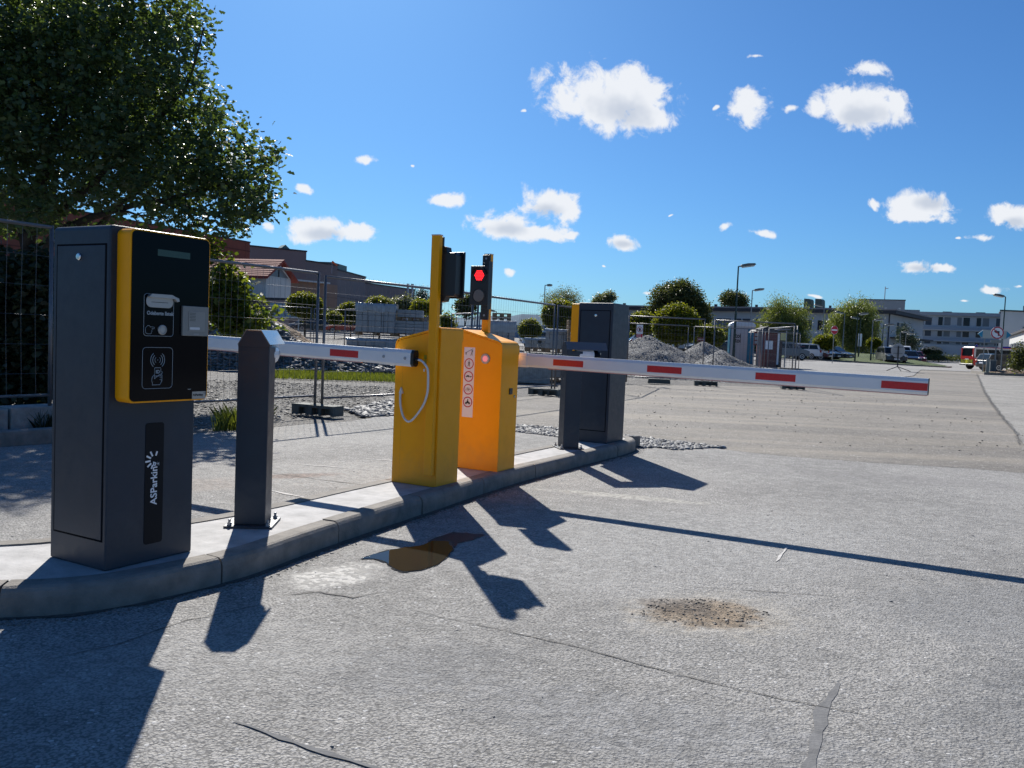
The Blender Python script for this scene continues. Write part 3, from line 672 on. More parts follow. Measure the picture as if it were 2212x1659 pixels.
        text_obj('ASParking', .050, frame((.0030, .266, .272), (0, 0, 1), (0, -1, 0)), print_white, t, off=.0009, sx=1.02)
        g = MB()
        for a, r0, r1 in ((28, .022, .048), (62, .022, .049), (95, .022, .050), (128, .022, .048), (158, .024, .044), (-20, .022, .044)):
            ca, sa = math.cos(R(a)), math.sin(R(a))
            c = (.250, .488)
            p0 = Vector((c[0]-sa*r0, c[1]+ca*r0)); p1 = Vector((c[0]-sa*r1, c[1]+ca*r1)); s = (p1-p0).normalized(); q = Vector((-s.y, s.x))*.0042
            g.prism([tuple(p0-q), tuple(p1-q), tuple(p1+q), tuple(p0+q)], 'x', .0015, .0034)
        g.build('logo_rays', print_white, t)
    m = MB(); m.lathe([(.021, -w-.0012), (.021, -w+.001)], 20, Matrix.Translation((0, .435, 1.482)), 'x'); m.build('vent_hole', blk, t)
    return t
TA = R(-29.8)
ticket_machine('dark grey ticket machine with yellow edged black panel at the near end of the island', (-1.821, 3.853, IZ-.005), TA)
ya = R(-29.0); a2 = Vector((math.cos(ya), math.sin(ya))); b2 = Vector((-a2.y, a2.x)); Bk = Vector((1.09, 9.544)); o2 = Bk-a2*.42+b2*.48
ticket_machine('dark grey ticket machine seen from behind at the far end of the island', (o2.x, o2.y, IZ-.005), ya+math.pi)

# ------------------------------------------------------------------ camera posts
def camera_post(label, loc, rz):
    t = thing('camera_post', label, 'camera post', loc, rz, 'number plate camera posts on the island')
    hw = .0875
    MB().box(-hw, hw, -hw, hw, .012, 1.03).build('post', anth, t, .004)
    # hood: hexagonal roof plate reaching out over the camera, front wall flush with the post
    prof = [(-hw-.004, 1.04), (-.046, 1.126), (.040, 1.126), (hw+.004, 1.045)]
    inn = [(hw-.002, 1.043), (.038, 1.120), (-.044, 1.120), (-hw+.002, 1.040)]
    MB().prism(prof+inn, 'y', -hw-.003, .36).build('hood', mat('glossy sky lightened hood paint', (.10, .11, .125), .22, spec=.9, coat=.6), t, .0008)  # base colour lighter than the post paint, standing in for reflected sky
    MB().prism([(-hw, 1.028), (-hw, 1.042), (-.044, 1.121), (.038, 1.121), (hw, 1.046), (hw, 1.028)], 'y', -hw-.001, -.03).build('head_plate', anth, t)
    c = MB().lathe([(.035, -.02), (.062, .0), (.070, .03), (.070, .17), (.060, .19)], 22, Matrix.Translation((.02, .03, .985)), 'y').build('camera_housing', whitep, t, smooth=False)
    MB().lathe([(.060, .0), (.060, .05), (.048, .075), (.02, .085)], 22, Matrix.Translation((.02, .215, .985)), 'y').build('camera_lens', glassb, c)
    MB().lathe([(.010, .0), (.010, .012)], 10, Matrix.Translation((.04, .292, 1.01)), 'y').build('led', lampg, c)
    MB().box(-.135, .135, -.135, .135, 0, .011).build('base_plate', anth, t, .002)
    for sx in (-1, 1):
        for sy in (-1, 1):
            m = MB(); q = Matrix.Translation((sx*.107, sy*.107, .010)); m.lathe([(.016, 0), (.016, .003)], 12, q); m.lathe([(.0135, .003), (.0135, .018), (.008, .019), (.008, .034), (.005, .036)], 6, q)
            m.build('anchor_bolt', galv, t)
    return t
camera_post('dark grey number plate camera post beside the near ticket machine', (-1.475, 4.935, IZ-.004), R(4.5))
camera_post('dark grey camera post with hooded camera in front of the far ticket machine', (.622, 9.04, IZ-.004), R(-75))

# ------------------------------------------------------------------ barriers
ARM_L = 3.62
def barrier(label, loc, rz, head_shift, arm_tilt, tapes, reddish):
    t = thing('barrier_gate', label, 'barrier', loc, rz, 'yellow barrier gates on the island')
    w, d = .405, .305
    prof = [(-w, 0), (0, 0), (0, 1.155), (-.003, 1.172), (-.012, 1.178)]
    prof += [(-w+.045, 1.092), (-w+.022, 1.082), (-w+.008, 1.066), (-w, 1.043)]
    MB().prism(prof, 'y', 0, d).build('housing', yel, t, .003)
    lid = [(.003, 1.10), (.003, 1.176), (-.004, 1.192), (-.016, 1.1965), (-w+.040, 1.108), (-w+.016, 1.096), (-w+.001, 1.076), (-w-.003, 1.05), (-w-.003, 1.0)]
    lid += [(-w-.0005, 1.0), (-w+.0, 1.045), (-w+.02, 1.083), (-w+.045, 1.094), (-.014, 1.180), (-.001, 1.174), (.0005, 1.1)]
    MB().prism(lid, 'y', -.004, d+.004).build('lid', yel, t)
    MB().box(-.335, -.334, -.0008, 0, .01, 1.02).build('seam', blk, t)
    sd = MB().box(-.333, -.004, -.0035, -.0005, .012, 1.03).build('side_panel', yel, t, .001)
    # mast on the arm side with its closed end cap
    ms = MB().box(-.083, -.014, -.052, -.004, .09, 1.872).build('mast', yel, t, .006)
    MB().box(-.084, -.013, -.053, -.003, 1.868, 1.875).build('mast_cap', mat('light cap', (.7, .7, .68), .4), ms)
    # signal head, faces away from the arm side (-y is the arm side)
    sg = MB().box(-.086, -.012, -.004, .018, 1.29, 1.862).build('bracket', blk, t, .002)
    H = thing_child('signal_head', t)
    x0, x1, z0, z1 = -.060, .122, 1.415, 1.758; H.location = (head_shift, .042, 0)
    MB().prism([(x0+.0, z0), (x1, z0), (x1, z1), (x0, z1)], 'y', .045, .062).build('front_plate', blk, H, .002)
    MB().prism([(x0+.02, z0+.012), (x1-.03, z0+.012), (x1-.018, z0+.03), (x1-.018, z1-.03), (x1-.03, z1-.012), (x0+.02, z1-.012)], 'y', -.045, .046).build('case', blk, H, .004)
    MB().prism([(x0+.02, z1-.014), (x0+.085, z1-.014), (x0+.075, z1+.030), (x0+.02, z1+.044)], 'y', -.04, .03).build('upper_arm', blk, H, .003)
    MB().prism([(x0+.02, z0+.014), (x0+.085, z0+.014), (x0+.07, z0-.026), (x0+.02, z0-.034)], 'y', -.04, .03).build('lower_arm', blk, H, .003)
    for k, (zc, nm) in enumerate(((z1-.083, 'red_lens'), (z0+.083, 'green_lens'))):
        q = Matrix.Translation(((x0+x1)/2, 0, zc))
        MB().lathe([(.070, .060), (.071, .066), (.060, .066), (.058, .062)], 28, q, 'y').build('lens_ring', blk, H)
        if k == 0:
            MB().lathe([(.056, .060), (.055, .0645), (.002, .065)], 28, q, 'y').build(nm, mat('dark red lens', (.05, .004, .004), .3), H)
            m = MB()
            for row in range(-3, 4):
                nn = 7-abs(row)
                for c in range(nn):
                    cx = (c-(nn-1)/2)*.0148; cz_ = row*.0128
                    m.lathe([(.0047, .064), (.0047, .0665), (.002, .068)], 8, Matrix.Translation(((x0+x1)/2+cx, 0, zc+cz_)), 'y')
            m.build('led_cluster', mat('lit red leds', (1, .018, .025), .5, emit=2.2), H)
            v = MB(); n = 14
            pts = [((x0+x1)/2+.074*math.cos(R(10+160*i/n)), zc+.074*math.sin(R(10+160*i/n))) for i in range(n+1)]
            pin = [((x0+x1)/2+.070*math.cos(R(170-160*i/n)), zc+.070*math.sin(R(170-160*i/n))) for i in range(n+1)]
            v.prism(pts+pin, 'y', .06, .085); v.build('visor', blk, H)
        else:
            MB().lathe([(.056, .060), (.053, .066), (.002, .067)], 28, q, 'y').build(nm, mat('grey lens', (.13, .14, .14), .35, noise=.5, nscale=180), H)
    MB().lathe([(.009, 0), (.009, .004)], 12, Matrix.Translation((-.05, .018, 1.83)), 'y').build('screw', galv, sg)
    MB().lathe([(.009, 0), (.009, .004)], 12, Matrix.Translation((-.05, .018, 1.33)), 'y').build('screw', galv, sg)
    # arm, runs along -x on the arm side
    A = thing_child('arm', t); A.location = (0, -.085, .955); A.rotation_euler = (0, arm_tilt, 0)
    hh, hw = .058, .030
    sec = [(-hw, -hh+.018), (-hw+.013, -hh), (hw-.013, -hh), (hw, -hh+.018), (hw, hh-.022), (hw-.012, hh), (-hw+.012, hh), (-hw, hh-.022)]
    MB().prism(sec, 'x', -ARM_L, -.20).build('boom', whitep, A)
    s2 = [(a*1.12, b*1.07) for a, b in sec]
    sv = MB().prism(s2, 'x', -.455, -.185).build('sleeve', whitep, A)
    MB().prism([(a*1.02, b*.97) for a, b in s2], 'x', -.186, -.160).build('end_cap', blk, A)
    MB().prism([(a*1.01, b*1.01) for a, b in sec], 'x', -ARM_L-.006, -ARM_L).build('tip_cap', blk, A)
    MB().box(-ARM_L, -.66, -.012, .012, -hh-.007, -hh+.001).build('rubber_edge', mat('pinkish rubber edge', (.55, .30, .28), .5), A)
    for x in (-.43, -.235):
        MB().lathe([(.0115, -hw*1.12-.0005), (.0115, -hw*1.12-.004), (.009, -hw*1.12-.006)], 16, Matrix.Translation((x, 0, -.002)), 'y').build('bolt', galv, A)
    MB().cyl((-.30, -hw+.01, 0), (-.30, .075, 0), .035, n=16).build('hub', galv, A)
    for (xa, xb) in tapes:
        for s in (-1, 1):
            MB().box(-xb, -xa, min(s*(hw-.0005), s*(hw+.0012)), max(s*(hw-.0005), s*(hw+.0012)), -.029, .024).build('reflective_tape', redt, A)
    return t, A
def thing_child(name, parent):
    o = D.objects.new(name, None); COL.objects.link(o); o.parent = parent; o.empty_display_size = .05; return o
CA = R(-28.0)
ca = Vector((math.cos(CA), math.sin(CA))); cbv = Vector((-ca.y, ca.x))
B1 = Vector((-.538, 6.345)); B2 = Vector((-.094, 7.19))
def arm_t(u, v, org, ang, off):
    """distance along the arm line of a sight line"""
    d = ray(u, v); a = Vector((math.cos(ang), math.sin(ang))); nrm = Vector((-a.y, a.x)); P = org+nrm*off
    s = (P.x*nrm.x+P.y*nrm.y)/(d.x*nrm.x+d.y*nrm.y); q = Vector((d.x*s, d.y*s)); return (q-org).dot(a), CAM_H+d.z*s
t1 = [abs(arm_t(u, 757, B1, CA, -.115)[0]) for u in (713, 774)]
g1, A1 = barrier('nearer yellow barrier cabinet with white arm to the left and looped white cable', (B1.x, B1.y, IZ-.004), CA, 0, R(1.0), [(min(t1), max(t1)), (min(t1)+.87, max(t1)+.87), (min(t1)+1.74, max(t1)+1.74), (ARM_L-.2, ARM_L-.002)], 0)
O2 = B2-ca*.405+cbv*.305
tt = []
for (u0, u1, vv) in ((1195, 1260, 782), (1398, 1472.7, 795), (1632, 1718.9, 811)):
    a = arm_t(u0, vv, O2, CA, .055)[0]; b = arm_t(u1, vv, O2, CA, .055)[0]; tt.append((a, b))
end_t = arm_t(2005, 832, O2, CA, .055)
a = arm_t(1903.7, 829, O2, CA, .055)[0]; tt.append((a, ARM_L-.002))
print('ARM end', end_t, tt, t1)
g2, A2 = barrier('farther yellow barrier cabinet with white arm to the right and round lamp', (O2.x, O2.y, IZ-.004), CA+math.pi, -.068, R(-.55), tt, 0)
# cable with its boot, nearer cabinet
cu = [(-.145, -.085, .95), (-.11, -.088, .945), (-.075, -.09, .92), (-.05, -.088, .88), (-.045, -.085, .80), (-.05, -.08, .72), (-.075, -.075, .64), (-.12, -.065, .575), (-.175, -.055, .515), (-.215, -.05, .485), (-.25, -.048, .485), (-.29, -.04, .52), (-.322, -.03, .59), (-.334, -.022, .66), (-.334, -.016, .70)]
cu = [tuple(p) for p in smooth([Vector(c) for c in cu], 4)]
cb1 = MB().tube(cu, .0085, 8).build('cable', cable, g1, smooth=True)
MB().cyl((-.165, -.085, .953), (-.138, -.085, .951), .016, .011, 10).build('cable_gland', blk, cb1)
MB().prism([(-.352, .685), (-.334, .735), (-.316, .685)], 'y', -.022, -.003).build('cable_boot', cable, cb1, .003)
MB().box(-.142, -.118, -.006, -.0035, .955, .985).build('warning_label', mat('yellow label', (.45, .38, .02), .5), g1)
MB().box(-.142, -.118, -.006, -.0035, .920, .950).build('warning_label', MT['yellow label'], g1)
m = MB(); 
for z in (.957, .922): stroke_pts = [(-.137, z), (-.123, z), (-.130, z+.017)]; m.tube([(p[0], -.0063, p[1]) for p in stroke_pts], .0009, 4, True)
m.build('warning_symbol', blk, g1)
MB().box(-.143, -.13, -.006, -.0035, .862, .882).build('small_tag', print_white, g1)
# far cabinet: lamp, sticker strip, handle (its far side panel is the one seen): local +y face at y=.305, x measured from high edge
yb = .305
def FY(x, z): return frame((x, yb+.0022, z), (-1, 0, 0), (0, 0, 1))       # text on +y face, read from outside
lm = MB().lathe([(.043, yb-.001), (.043, yb+.010), (.038, yb+.014), (.027, yb+.014), (.026, yb+.010)], 32, Matrix.Translation((-.250, 0, .955)), 'y').build('lamp_ring', satin, g2)
MB().lathe([(.026, yb+.008), (.025, yb+.0135), (.012, yb+.015), (.002, yb+.0152)], 28, Matrix.Translation((-.250, 0, .955)), 'y').build('lamp_lens', mat('lit pink lens', (.8, .25, .28), .4, emit=.35), lm)
st = MB().box(-.141, -.035, yb, yb+.0012, .445, 1.045).build('sticker_strip', mat('pale sticker', (.80, .80, .88), .5), g2)
sgn_red = mat('sign red', (.50, .012, .035), .5)
def dx(x): return -x
PY = yb+.0018
def sy(mb, pts, r, closed=False): return mb.tube([(a, PY, b) for a, b in pts], r, 5, closed)
cx = -.088
for zc in (.905, .795, .685, .575):
    m = MB(); n = 32; m.add([( cx+r_*math.cos(2*math.pi*i/n), PY, zc+r_*math.sin(2*math.pi*i/n)) for r_ in (.046, .0375) for i in range(n)], [(i, (i+1) % n, n+(i+1) % n, n+i) for i in range(n)]); m.build('prohibition_ring', sgn_red, st)
k = MB(); z = .905                                                        # pedestrian
k.lathe([(.0045, 0), (.0045, .0008)], 10, Matrix.Translation((cx, PY, z+.023)), 'y')
for pts, r in (([(cx, z+.016), (cx+.001, z-.002)], .0042), ([(cx+.001, z-.002), (cx+.006, z-.012), (cx+.011, z-.023)], .0026), ([(cx+.001, z-.002), (cx-.005, z-.012), (cx-.006, z-.024)], .0026), ([(cx, z+.014), (cx+.008, z+.007), (cx+.012, z)], .0018), ([(cx, z+.014), (cx-.007, z+.006), (cx-.008, z-.002)], .0018)): sy(k, pts, r)
k.build('pedestrian_pictogram', blk, st); k = MB()
z = .795                                                                  # car with trailer (mirrored to read from outside)
k.prism([(cx+.029, z-.003), (cx+.029, z+.002), (cx+.020, z+.003), (cx+.014, z+.010), (cx-.002, z+.010), (cx-.007, z+.002), (cx-.011, z+.001), (cx-.011, z-.003)], 'y', PY-.0004, PY+.0006)
k.prism([(cx-.016, z-.002), (cx-.018, z+.005), (cx-.030, z+.005), (cx-.030, z-.002)], 'y', PY-.0004, PY+.0006)
for q in (cx+.021, cx-.004, cx-.023): k.lathe([(.0042, 0), (.0042, .0009)], 10, Matrix.Translation((q, PY-.0002, z-.004)), 'y')
k.build('car_trailer_pictogram', blk, st); k = MB()
z = .685                                                                  # bicycle
for q in (-.015, .015): sy(k, [(cx+q+.0105*math.cos(2*math.pi*i/14), z-.006+.0105*math.sin(2*math.pi*i/14)) for i in range(14)], .0010, True)
for pts in ([(cx-.015, z-.006), (cx-.006, z+.008), (cx+.008, z+.008), (cx+.001, z-.007), (cx-.006, z+.008)], [(cx+.015, z-.006), (cx+.008, z+.008), (cx+.010, z+.014), (cx+.005, z+.015)], [(cx-.015, z-.006), (cx+.001, z-.007)], [(cx-.006, z+.008), (cx-.008, z+.013), (cx-.012, z+.013)]): sy(k, pts, .0011)
k.build('bicycle_pictogram', blk, st); k = MB()
z = .575                                                                  # motorcycle with rider
for q in (-.016, .016): k.lathe([(.0095, 0), (.0095, .0008)], 14, Matrix.Translation((cx+q, PY-.0002, z-.010)), 'y')
k.prism([(cx-.018, z-.010), (cx-.012, z+.002), (cx+.004, z+.004), (cx+.018, z-.002), (cx+.010, z-.012)], 'y', PY-.0004, PY+.0005)
k.prism([(cx-.008, z+.002), (cx-.004, z+.016), (cx+.004, z+.015), (cx+.012, z+.003)], 'y', PY-.0004, PY+.0007)
k.lathe([(.0048, 0), (.0048, .0009)], 10, Matrix.Translation((cx-.001, PY, z+.021)), 'y')
k.build('motorcycle_pictogram', blk, st); k = MB()
z = 1.0                                                                   # man hit by a swinging arm
sy(k, [(cx+.040, z-.002), (cx+.026, z-.002)], .0022); sy(k, [(cx+.034, z-.018), (cx+.034, z-.002)], .0035); sy(k, [(cx+.028, z+.002), (cx-.034, z+.034)], .0016)
k.lathe([(.0045, 0), (.0045, .0009)], 10, Matrix.Translation((cx-.030, PY, z+.016)), 'y')
for pts, r in (([(cx-.026, z+.010), (cx-.022, z-.004)], .0035), ([(cx-.022, z-.004), (cx-.028, z-.013), (cx-.026, z-.026)], .0018), ([(cx-.022, z-.004), (cx-.018, z-.015), (cx-.010, z-.024)], .0018), ([(cx-.026, z+.010), (cx-.036, z+.006)], .0014), ([(cx-.025, z+.010), (cx-.021, z+.020), (cx-.028, z+.022)], .0014)): sy(k, pts, r)
k.build('swinging_arm_pictogram', blk, st)
# handle and lock on the narrow face at x=-.405
MB().box(-.413, -.404, .10, .155, .655, .708).build('handle_recess', blk, g2, .003)
MB().box(-.4155, -.4125, .106, .150, .690, .700).build('handle_grip', anth, g2, .001)
MB().lathe([(.008, -.405), (.008, -.411), (.004, -.413)], 14, Matrix.Translation((0, .062, .635)), 'x').build('lock', chrome, g2)
MB().box(-.4155, -.409, .060, .064, .622, .648).build('key_cover', galv, g2)
# ------------------------------------------------------------------ foliage
LEAF = {'oak': np.array([(0,0),(.16,.22),(.30,.42),(.17,.55),(.26,.80),(0,1.0),(-.26,.80),(-.17,.55),(-.30,.42),(-.16,.22)]),
        'hex': np.array([(0,0),(.28,.35),(.22,.75),(0,1),(-.22,.75),(-.28,.35)]),
        'quad': np.array([(0,0),(.34,.5),(0,1),(-.34,.5)]), 'thin': np.array([(0,0),(.10,.4),(0,1),(-.10,.4)])}
def leaf_mesh(name, P, size, kind, rng, droop=0, upright=.4, sv=.35):
    n = len(P); sh = LEAF[kind]; k = len(sh)
    s = size*(1+rng.uniform(-sv, sv, n))
    # orientation: axis direction and face normal
    d = rng.normal(size=(n, 3)); d[:, 2] = d[:, 2]*.5-droop; d /= np.linalg.norm(d, axis=1)[:, None]
    u = rng.normal(size=(n, 3)); u[:, 2] += upright*2
    w = np.cross(d, u); w /= np.linalg.norm(w, axis=1)[:, None]+1e-9
    nn = np.cross(w, d)
    bend = (np.abs(sh[:, 0])*.5-.12*sh[:, 1]**2)
    V_ = P[:, None]+s[:, None, None]*(sh[None, :, 0:1]*w[:, None]+sh[None, :, 1:2]*d[:, None]+bend[None, :, None]*nn[:, None])
    F = np.arange(n*k).reshape(n, k)
    return fast_mesh(name, V_.reshape(-1, 3), F)
def cluster_points(blobs, n, rng, per=22, spread=.13, shell=.45, thin=0, half=False):
    """points in clumps through a set of ellipsoids (cx,cy,cz,rx,ry,rz)"""
    B = np.array(blobs, float); wgt = (B[:, 3]*B[:, 4]*B[:, 5])**.8; wgt /= wgt.sum(); nc = max(1, n//per)
    idx = rng.choice(len(B), nc, p=wgt); v = rng.normal(size=(nc, 3)); v /= np.linalg.norm(v, axis=1)[:, None]
    if half: v[:, 2] = np.abs(v[:, 2])*.98-.18
    r = rng.random(nc)**shell
    c = B[idx, :3]+v*r[:, None]*B[idx, 3:6]
    c = np.repeat(c, per, 0); return c+rng.normal(size=c.shape)*spread
def tree_trunk(name, parent, path, r0, r1, n=8, branches=()):
    mb = MB(); k = len(path); mb.tube(path, [r0+(r1-r0)*i/(k-1) for i in range(k)], n)
    for (pp, ra, rb) in branches: mb.tube(pp, [ra+(rb-ra)*i/(len(pp)-1) for i in range(len(pp))], 6)
    return mb.build(name, bark_m, parent, smooth=True)
def big_tree():
    rng = np.random.default_rng(11)
    t = thing('oak_tree', 'big dark oak filling the upper left with sky gaps between its leaves', 'tree', (-8.6, 15.2, gz(-8.6, 15.2)))
    L0 = t.location
    bl = []
    for (u, v, rp, y) in [(40,60,190,15),(210,40,165,14.5),(310,70,125,14),(120,250,185,14.5),(300,215,140,14),(372,140,84,13.5),(415,262,72,14),(465,300,72,13.6),(515,350,80,13.4),(505,415,84,13.4),(420,400,110,13.8),(280,360,140,14),(110,400,150,15),(570,375,48,13),(555,442,42,13.1),(495,478,46,13),(20,200,150,16),(-80,120,180,15),(-90,330,170,15),(180,150,180,17),(330,330,140,16),(60,480,90,13.5),(390,35,66,14),(455,222,44,13.6),(433,28,26,13.4),(598,352,22,13),(460,195,26,13.5),(340,455,70,13.4)]:
        p = AT(u, v, y); r = rp/FOC*y; bl.append((p.x, p.y, p.z, r, r*1.1, r*.95))
    P = cluster_points(bl, 52000, rng, per=18, spread=.12, shell=.42)
    P2 = cluster_points([(b[0], b[1], b[2], b[3]*1.12, b[4]*1.1, b[5]*1.12) for b in bl], 9000, rng, per=26, spread=.085, shell=.12)
    P = np.concatenate([P, P2]); P = P[P[:, 2] > 2.6]
    # keep the sky openings low down between the limbs
    keep = np.ones(len(P), bool)
    for (u, v, ru, rv) in [(205, 466, 46, 13), (290, 452, 30, 10), (150, 470, 20, 8)]:
        d = ray(u, v); U = P[:, 0]/P[:, 1]; Z = (P[:, 2]-CAM_H)/P[:, 1]
        keep &= ((U-d.x/d.y)/(ru/FOC))**2+((Z-d.z/d.y)/(rv/FOC))**2 > rng.uniform(.5, 1.3, len(P))
    P = P[keep]-np.array(L0)
    me = leaf_mesh('crown', P, .102, 'oak', rng, .15, .5)
    mesh_obj('crown', me, oak_l, t)
    def q(u, v, y): return AT(u, v, y)-L0
    br = []
    for pts, a, b in (([(70,560,15),(130,500,15),(200,468,14.6),(300,440,14.2),(400,420,13.8),(520,392,13.3)], .10, .015),
                      ([(70,540,15.2),(150,510,15),(215,490,14.8),(245,450,14.6),(330,380,14.3),(470,330,13.8)], .09, .012),
                      ([(60,540,15.2),(90,400,15),(130,260,15),(200,120,14.6),(290,20,14.4)], .12, .02),
                      ([(60,540,15.2),(30,380,15.4),(10,200,15.4),(-20,20,15.4)], .12, .03),
                      ([(110,470,15),(220,380,14.6),(330,270,14.2),(400,190,13.8),(440,60,13.4)], .07, .012),
                      ([(330,430,14.1),(400,445,13.8),(470,468,13.5),(530,500,13.2)], .035, .008),
                      ([(240,452,14.5),(290,462,14.1),(350,475,13.9)], .03, .006)):
        br.append(([tuple(q(*p)) for p in smooth3(pts)], a, b))
    base = Vector((0, 0, -.1)); tree_trunk('trunk', t, [base, base+Vector((.05, 0, 1.2)), q(60, 540, 15.2)], .26, .2, 10, br)
def smooth3(p): 
    out = []
    for i in range(len(p)-1):
        for k in range(3):
            t = k/3; out.append(tuple(p[i][j]*(1-t)+p[i+1][j]*t+(random.Random(i*7+k+j).uniform(-3, 3) if j < 2 and k else 0) for j in range(3)))
    out.append(p[-1]); return out
big_tree()
def plant(name, label, cat, boxes, y, n, size, mt, seed, kind='hex', group=None, per=18, spread=.5, shell=.45, trunk=True, base_u=None, droop=0, upright=.4, half=False, depth=None, hold=None):
    """boxes: (u, v, ru, rv) ellipses seen in the photo, put at distance y with real depth"""
    rng = np.random.default_rng(seed); bl = []
    for b in boxes:
        u, v, ru, rv = b[:4]; yy = y+(b[4] if len(b) > 4 else 0)
        p = AT(u, v, yy); rx, rz = ru/FOC*yy, rv/FOC*yy; bl.append((p.x, p.y, p.z, rx, depth or rx, rz))
    u0 = base_u if base_u is not None else boxes[0][0]
    g = GA(u0, y); t = thing(name, label, cat, g, 0, group)
    P = cluster_points(bl, n, rng, per=per, spread=size*spread*2.2, shell=shell, half=half)-np.array(g)
    if droop > .6:                                        # hanging strands
        P[:, 2] -= rng.random(len(P))**2*size*4
    P = P[P[:, 2] > .02]
    mesh_obj('crown', leaf_mesh('crown', P, size, kind, rng, droop, upright), mt, t)
    if trunk:
        c = Vector(bl[0][:3])-g; h = max(.5, c.z)
        r = max(.05, bl[0][3]*.07)
        br = []
        for b in bl[1:5]:
            e = Vector(b[:3])-g; br.append(([(c.x*.2, c.y*.2, h*.45), tuple((Vector((c.x*.2, c.y*.2, h*.5))+e)/2), tuple(e)], r*.6, r*.15))
        tree_trunk('trunk', t, [(0, 0, -.2), (c.x*.2, c.y*.2, h*.5), tuple(c)], r, r*.4, 7, br)
    return t
TG = 'clipped ball trees around the car park'
ball = [(658,655,39,27,75,'ball tree with dome crown left of the fence post above the black car'),
        (757,672,26,22,78,'small ball tree left of the wrapped paving stack'),(819,662,33,24,80,'ball tree rising behind the tall wrapped paving stack'),
        (1210,676,39,33,48,'large ball tree behind the fence left of the far ticket machine'),(1387,695,31,24,60,'ball tree right beside the far ticket machine top'),
        (1461,694,52,46,52,'largest ball tree with bright yellow green top right of the far ticket machine'),(1530,724,33,24,62,'ball tree between the fence posts left of the portable toilet'),
        (1145,708,23,20,60,'small ball tree above the silver car near the far barrier'),(1781,738,22,15,85,'yellow green ball tree above the parked dark cars'),
        (1888,740,12,8,90,'tiny yellow ball tree before the white building end'),(722,685,14,10,74,'low yellow green shrub left of the red car')]
for i, (u, v, ru, rv, y, lb) in enumerate(ball):
    sc = y/FOC
    plant('ball_tree', lb, 'tree', [(u, v+rv*.15, ru*.95, rv*.95), (u-ru*.35, v+rv*.25, ru*.62, rv*.7), (u+ru*.35, v+rv*.25, ru*.62, rv*.7), (u, v+rv*.1, ru*.8, rv*.8)], y, 18000 if ru > 30 else 8000, .13*(y/60)**.8, ball_l, 40+i, group=TG, per=6, spread=.28, shell=.07, upright=.8, half=False)
plant('maple_tree', 'tall round dark green tree behind the largest ball tree', 'tree', [(1462,650,58,40),(1425,672,28,22),(1505,668,30,26),(1470,628,36,22),(1445,690,30,20),(1515,690,20,20)], 92, 26000, .22, tree_l, 60, per=14)
plant('small_tree', 'small tree rising behind the left roof end of the long white building', 'tree', [(1303,650,24,14),(1318,642,14,10),(1290,655,12,8)], 190, 5000, .36, birch_l, 61)
plant('round_tree', 'green tree rising behind the long white roof near the tall lamp', 'tree', [(1585,648,30,18),(1572,645,16,15),(1600,652,18,14)], 200, 7000, .38, tree_l, 62)
plant('birch_tree', 'thin silvery birch behind the large ball tree left of the far machine', 'tree', [(1195,642,18,16),(1225,636,24,17),(1245,650,14,14),(1182,655,10,12)], 75, 4500, .2, birch_l, 63, kind='thin', per=10, droop=.8, spread=.6)
WG = 'light green willows before the long white building'
plant('willow_tree', 'light green willow right of the portable toilet', 'tree', [(1690,690,40,34),(1682,660,22,20),(1725,680,20,34),(1655,700,20,18),(1700,720,40,28),(1730,720,16,30)], 120, 22000, .36, will_l, 64, kind='thin', group=WG, droop=1.1, per=14, spread=.7)
plant('willow_tree', 'big drooping willow right of the no entry sign', 'tree', [(1848,690,44,36),(1845,665,30,22),(1820,690,28,30),(1870,710,26,34),(1845,730,42,28),(1880,735,18,26),(1875,668,16,18),(1800,735,8,24)], 118, 27000, .36, will_l, 65, kind='thin', group=WG, droop=1.1, per=14, spread=.7)
plant('spruce_tree', 'small dark spruce behind the no entry sign', 'tree', [(1790,716,11,14),(1789,704,5,8),(1795,725,12,8)], 125, 1800, .35, fir_l, 66, kind='thin')
plant('pine_tree', 'dark pine behind the round sign on its tripod', 'tree', [(1962,738,18,14),(1950,722,10,12),(1972,745,12,10),(1955,712,6,8)], 135, 3000, .4, fir_l, 67, kind='thin')
plant('conifer_tree', 'pointed dark conifer behind the paving stacks left of the first yellow mast', 'tree', [(908,655,20,24),(912,640,12,18),(925,665,10,16),(897,668,16,16)], 88, 5000, .26, fir_l, 68, kind='thin')
plant('grey_green_shrub', 'greyish green shrub between the wrapped stack and the pointed conifer', 'shrub', [(862,665,18,18),(875,660,14,16),(855,680,12,12)], 86, 3600, .24, birch_l, 69)
plant('young_tree', 'young tree left of the grey fence post between the two masts', 'tree', [(1003,662,15,14),(1015,655,14,14),(1010,672,10,8)], 62, 3000, .19, tree_l, 70)
plant('round_shrub', 'low rounded shrub seen right of the first yellow mast', 'shrub', [(968,705,12,16),(962,690,7,10)], 60, 2000, .17, ball_l, 71, trunk=False)
plant('round_shrub', 'small yellow green shrub above the long kerb block stack', 'shrub', [(905,660,10,7),(922,664,12,7)], 50, 1600, .15, ball_l, 72, trunk=False)
plant('hazel_shrub', 'leafy backlit shrub with yellowing leaves right of the near ticket machine', 'shrub', [(496,612,32,40),(475,655,40,46),(518,672,32,38),(455,560,20,26),(500,708,40,18),(560,698,24,11),(585,668,11,6),(462,530,12,10),(546,640,9,9)], 13.6, 2900, .105, bush_l, 73, kind='oak', per=12, spread=.42, base_u=480, trunk=False)
plant('dark_hedge', 'dense dark hedge in deep shade behind the left mesh fence', 'hedge', [(60,620,90,70,1),(20,700,110,90,1),(90,740,60,90,1),(40,820,110,60,1),(-60,640,100,120,1),(110,640,30,80,1),(140,760,60,110,1.4)], 11.2, 17000, .12, dark_l, 74, kind='hex', per=16, spread=.35, trunk=False, depth=.7)
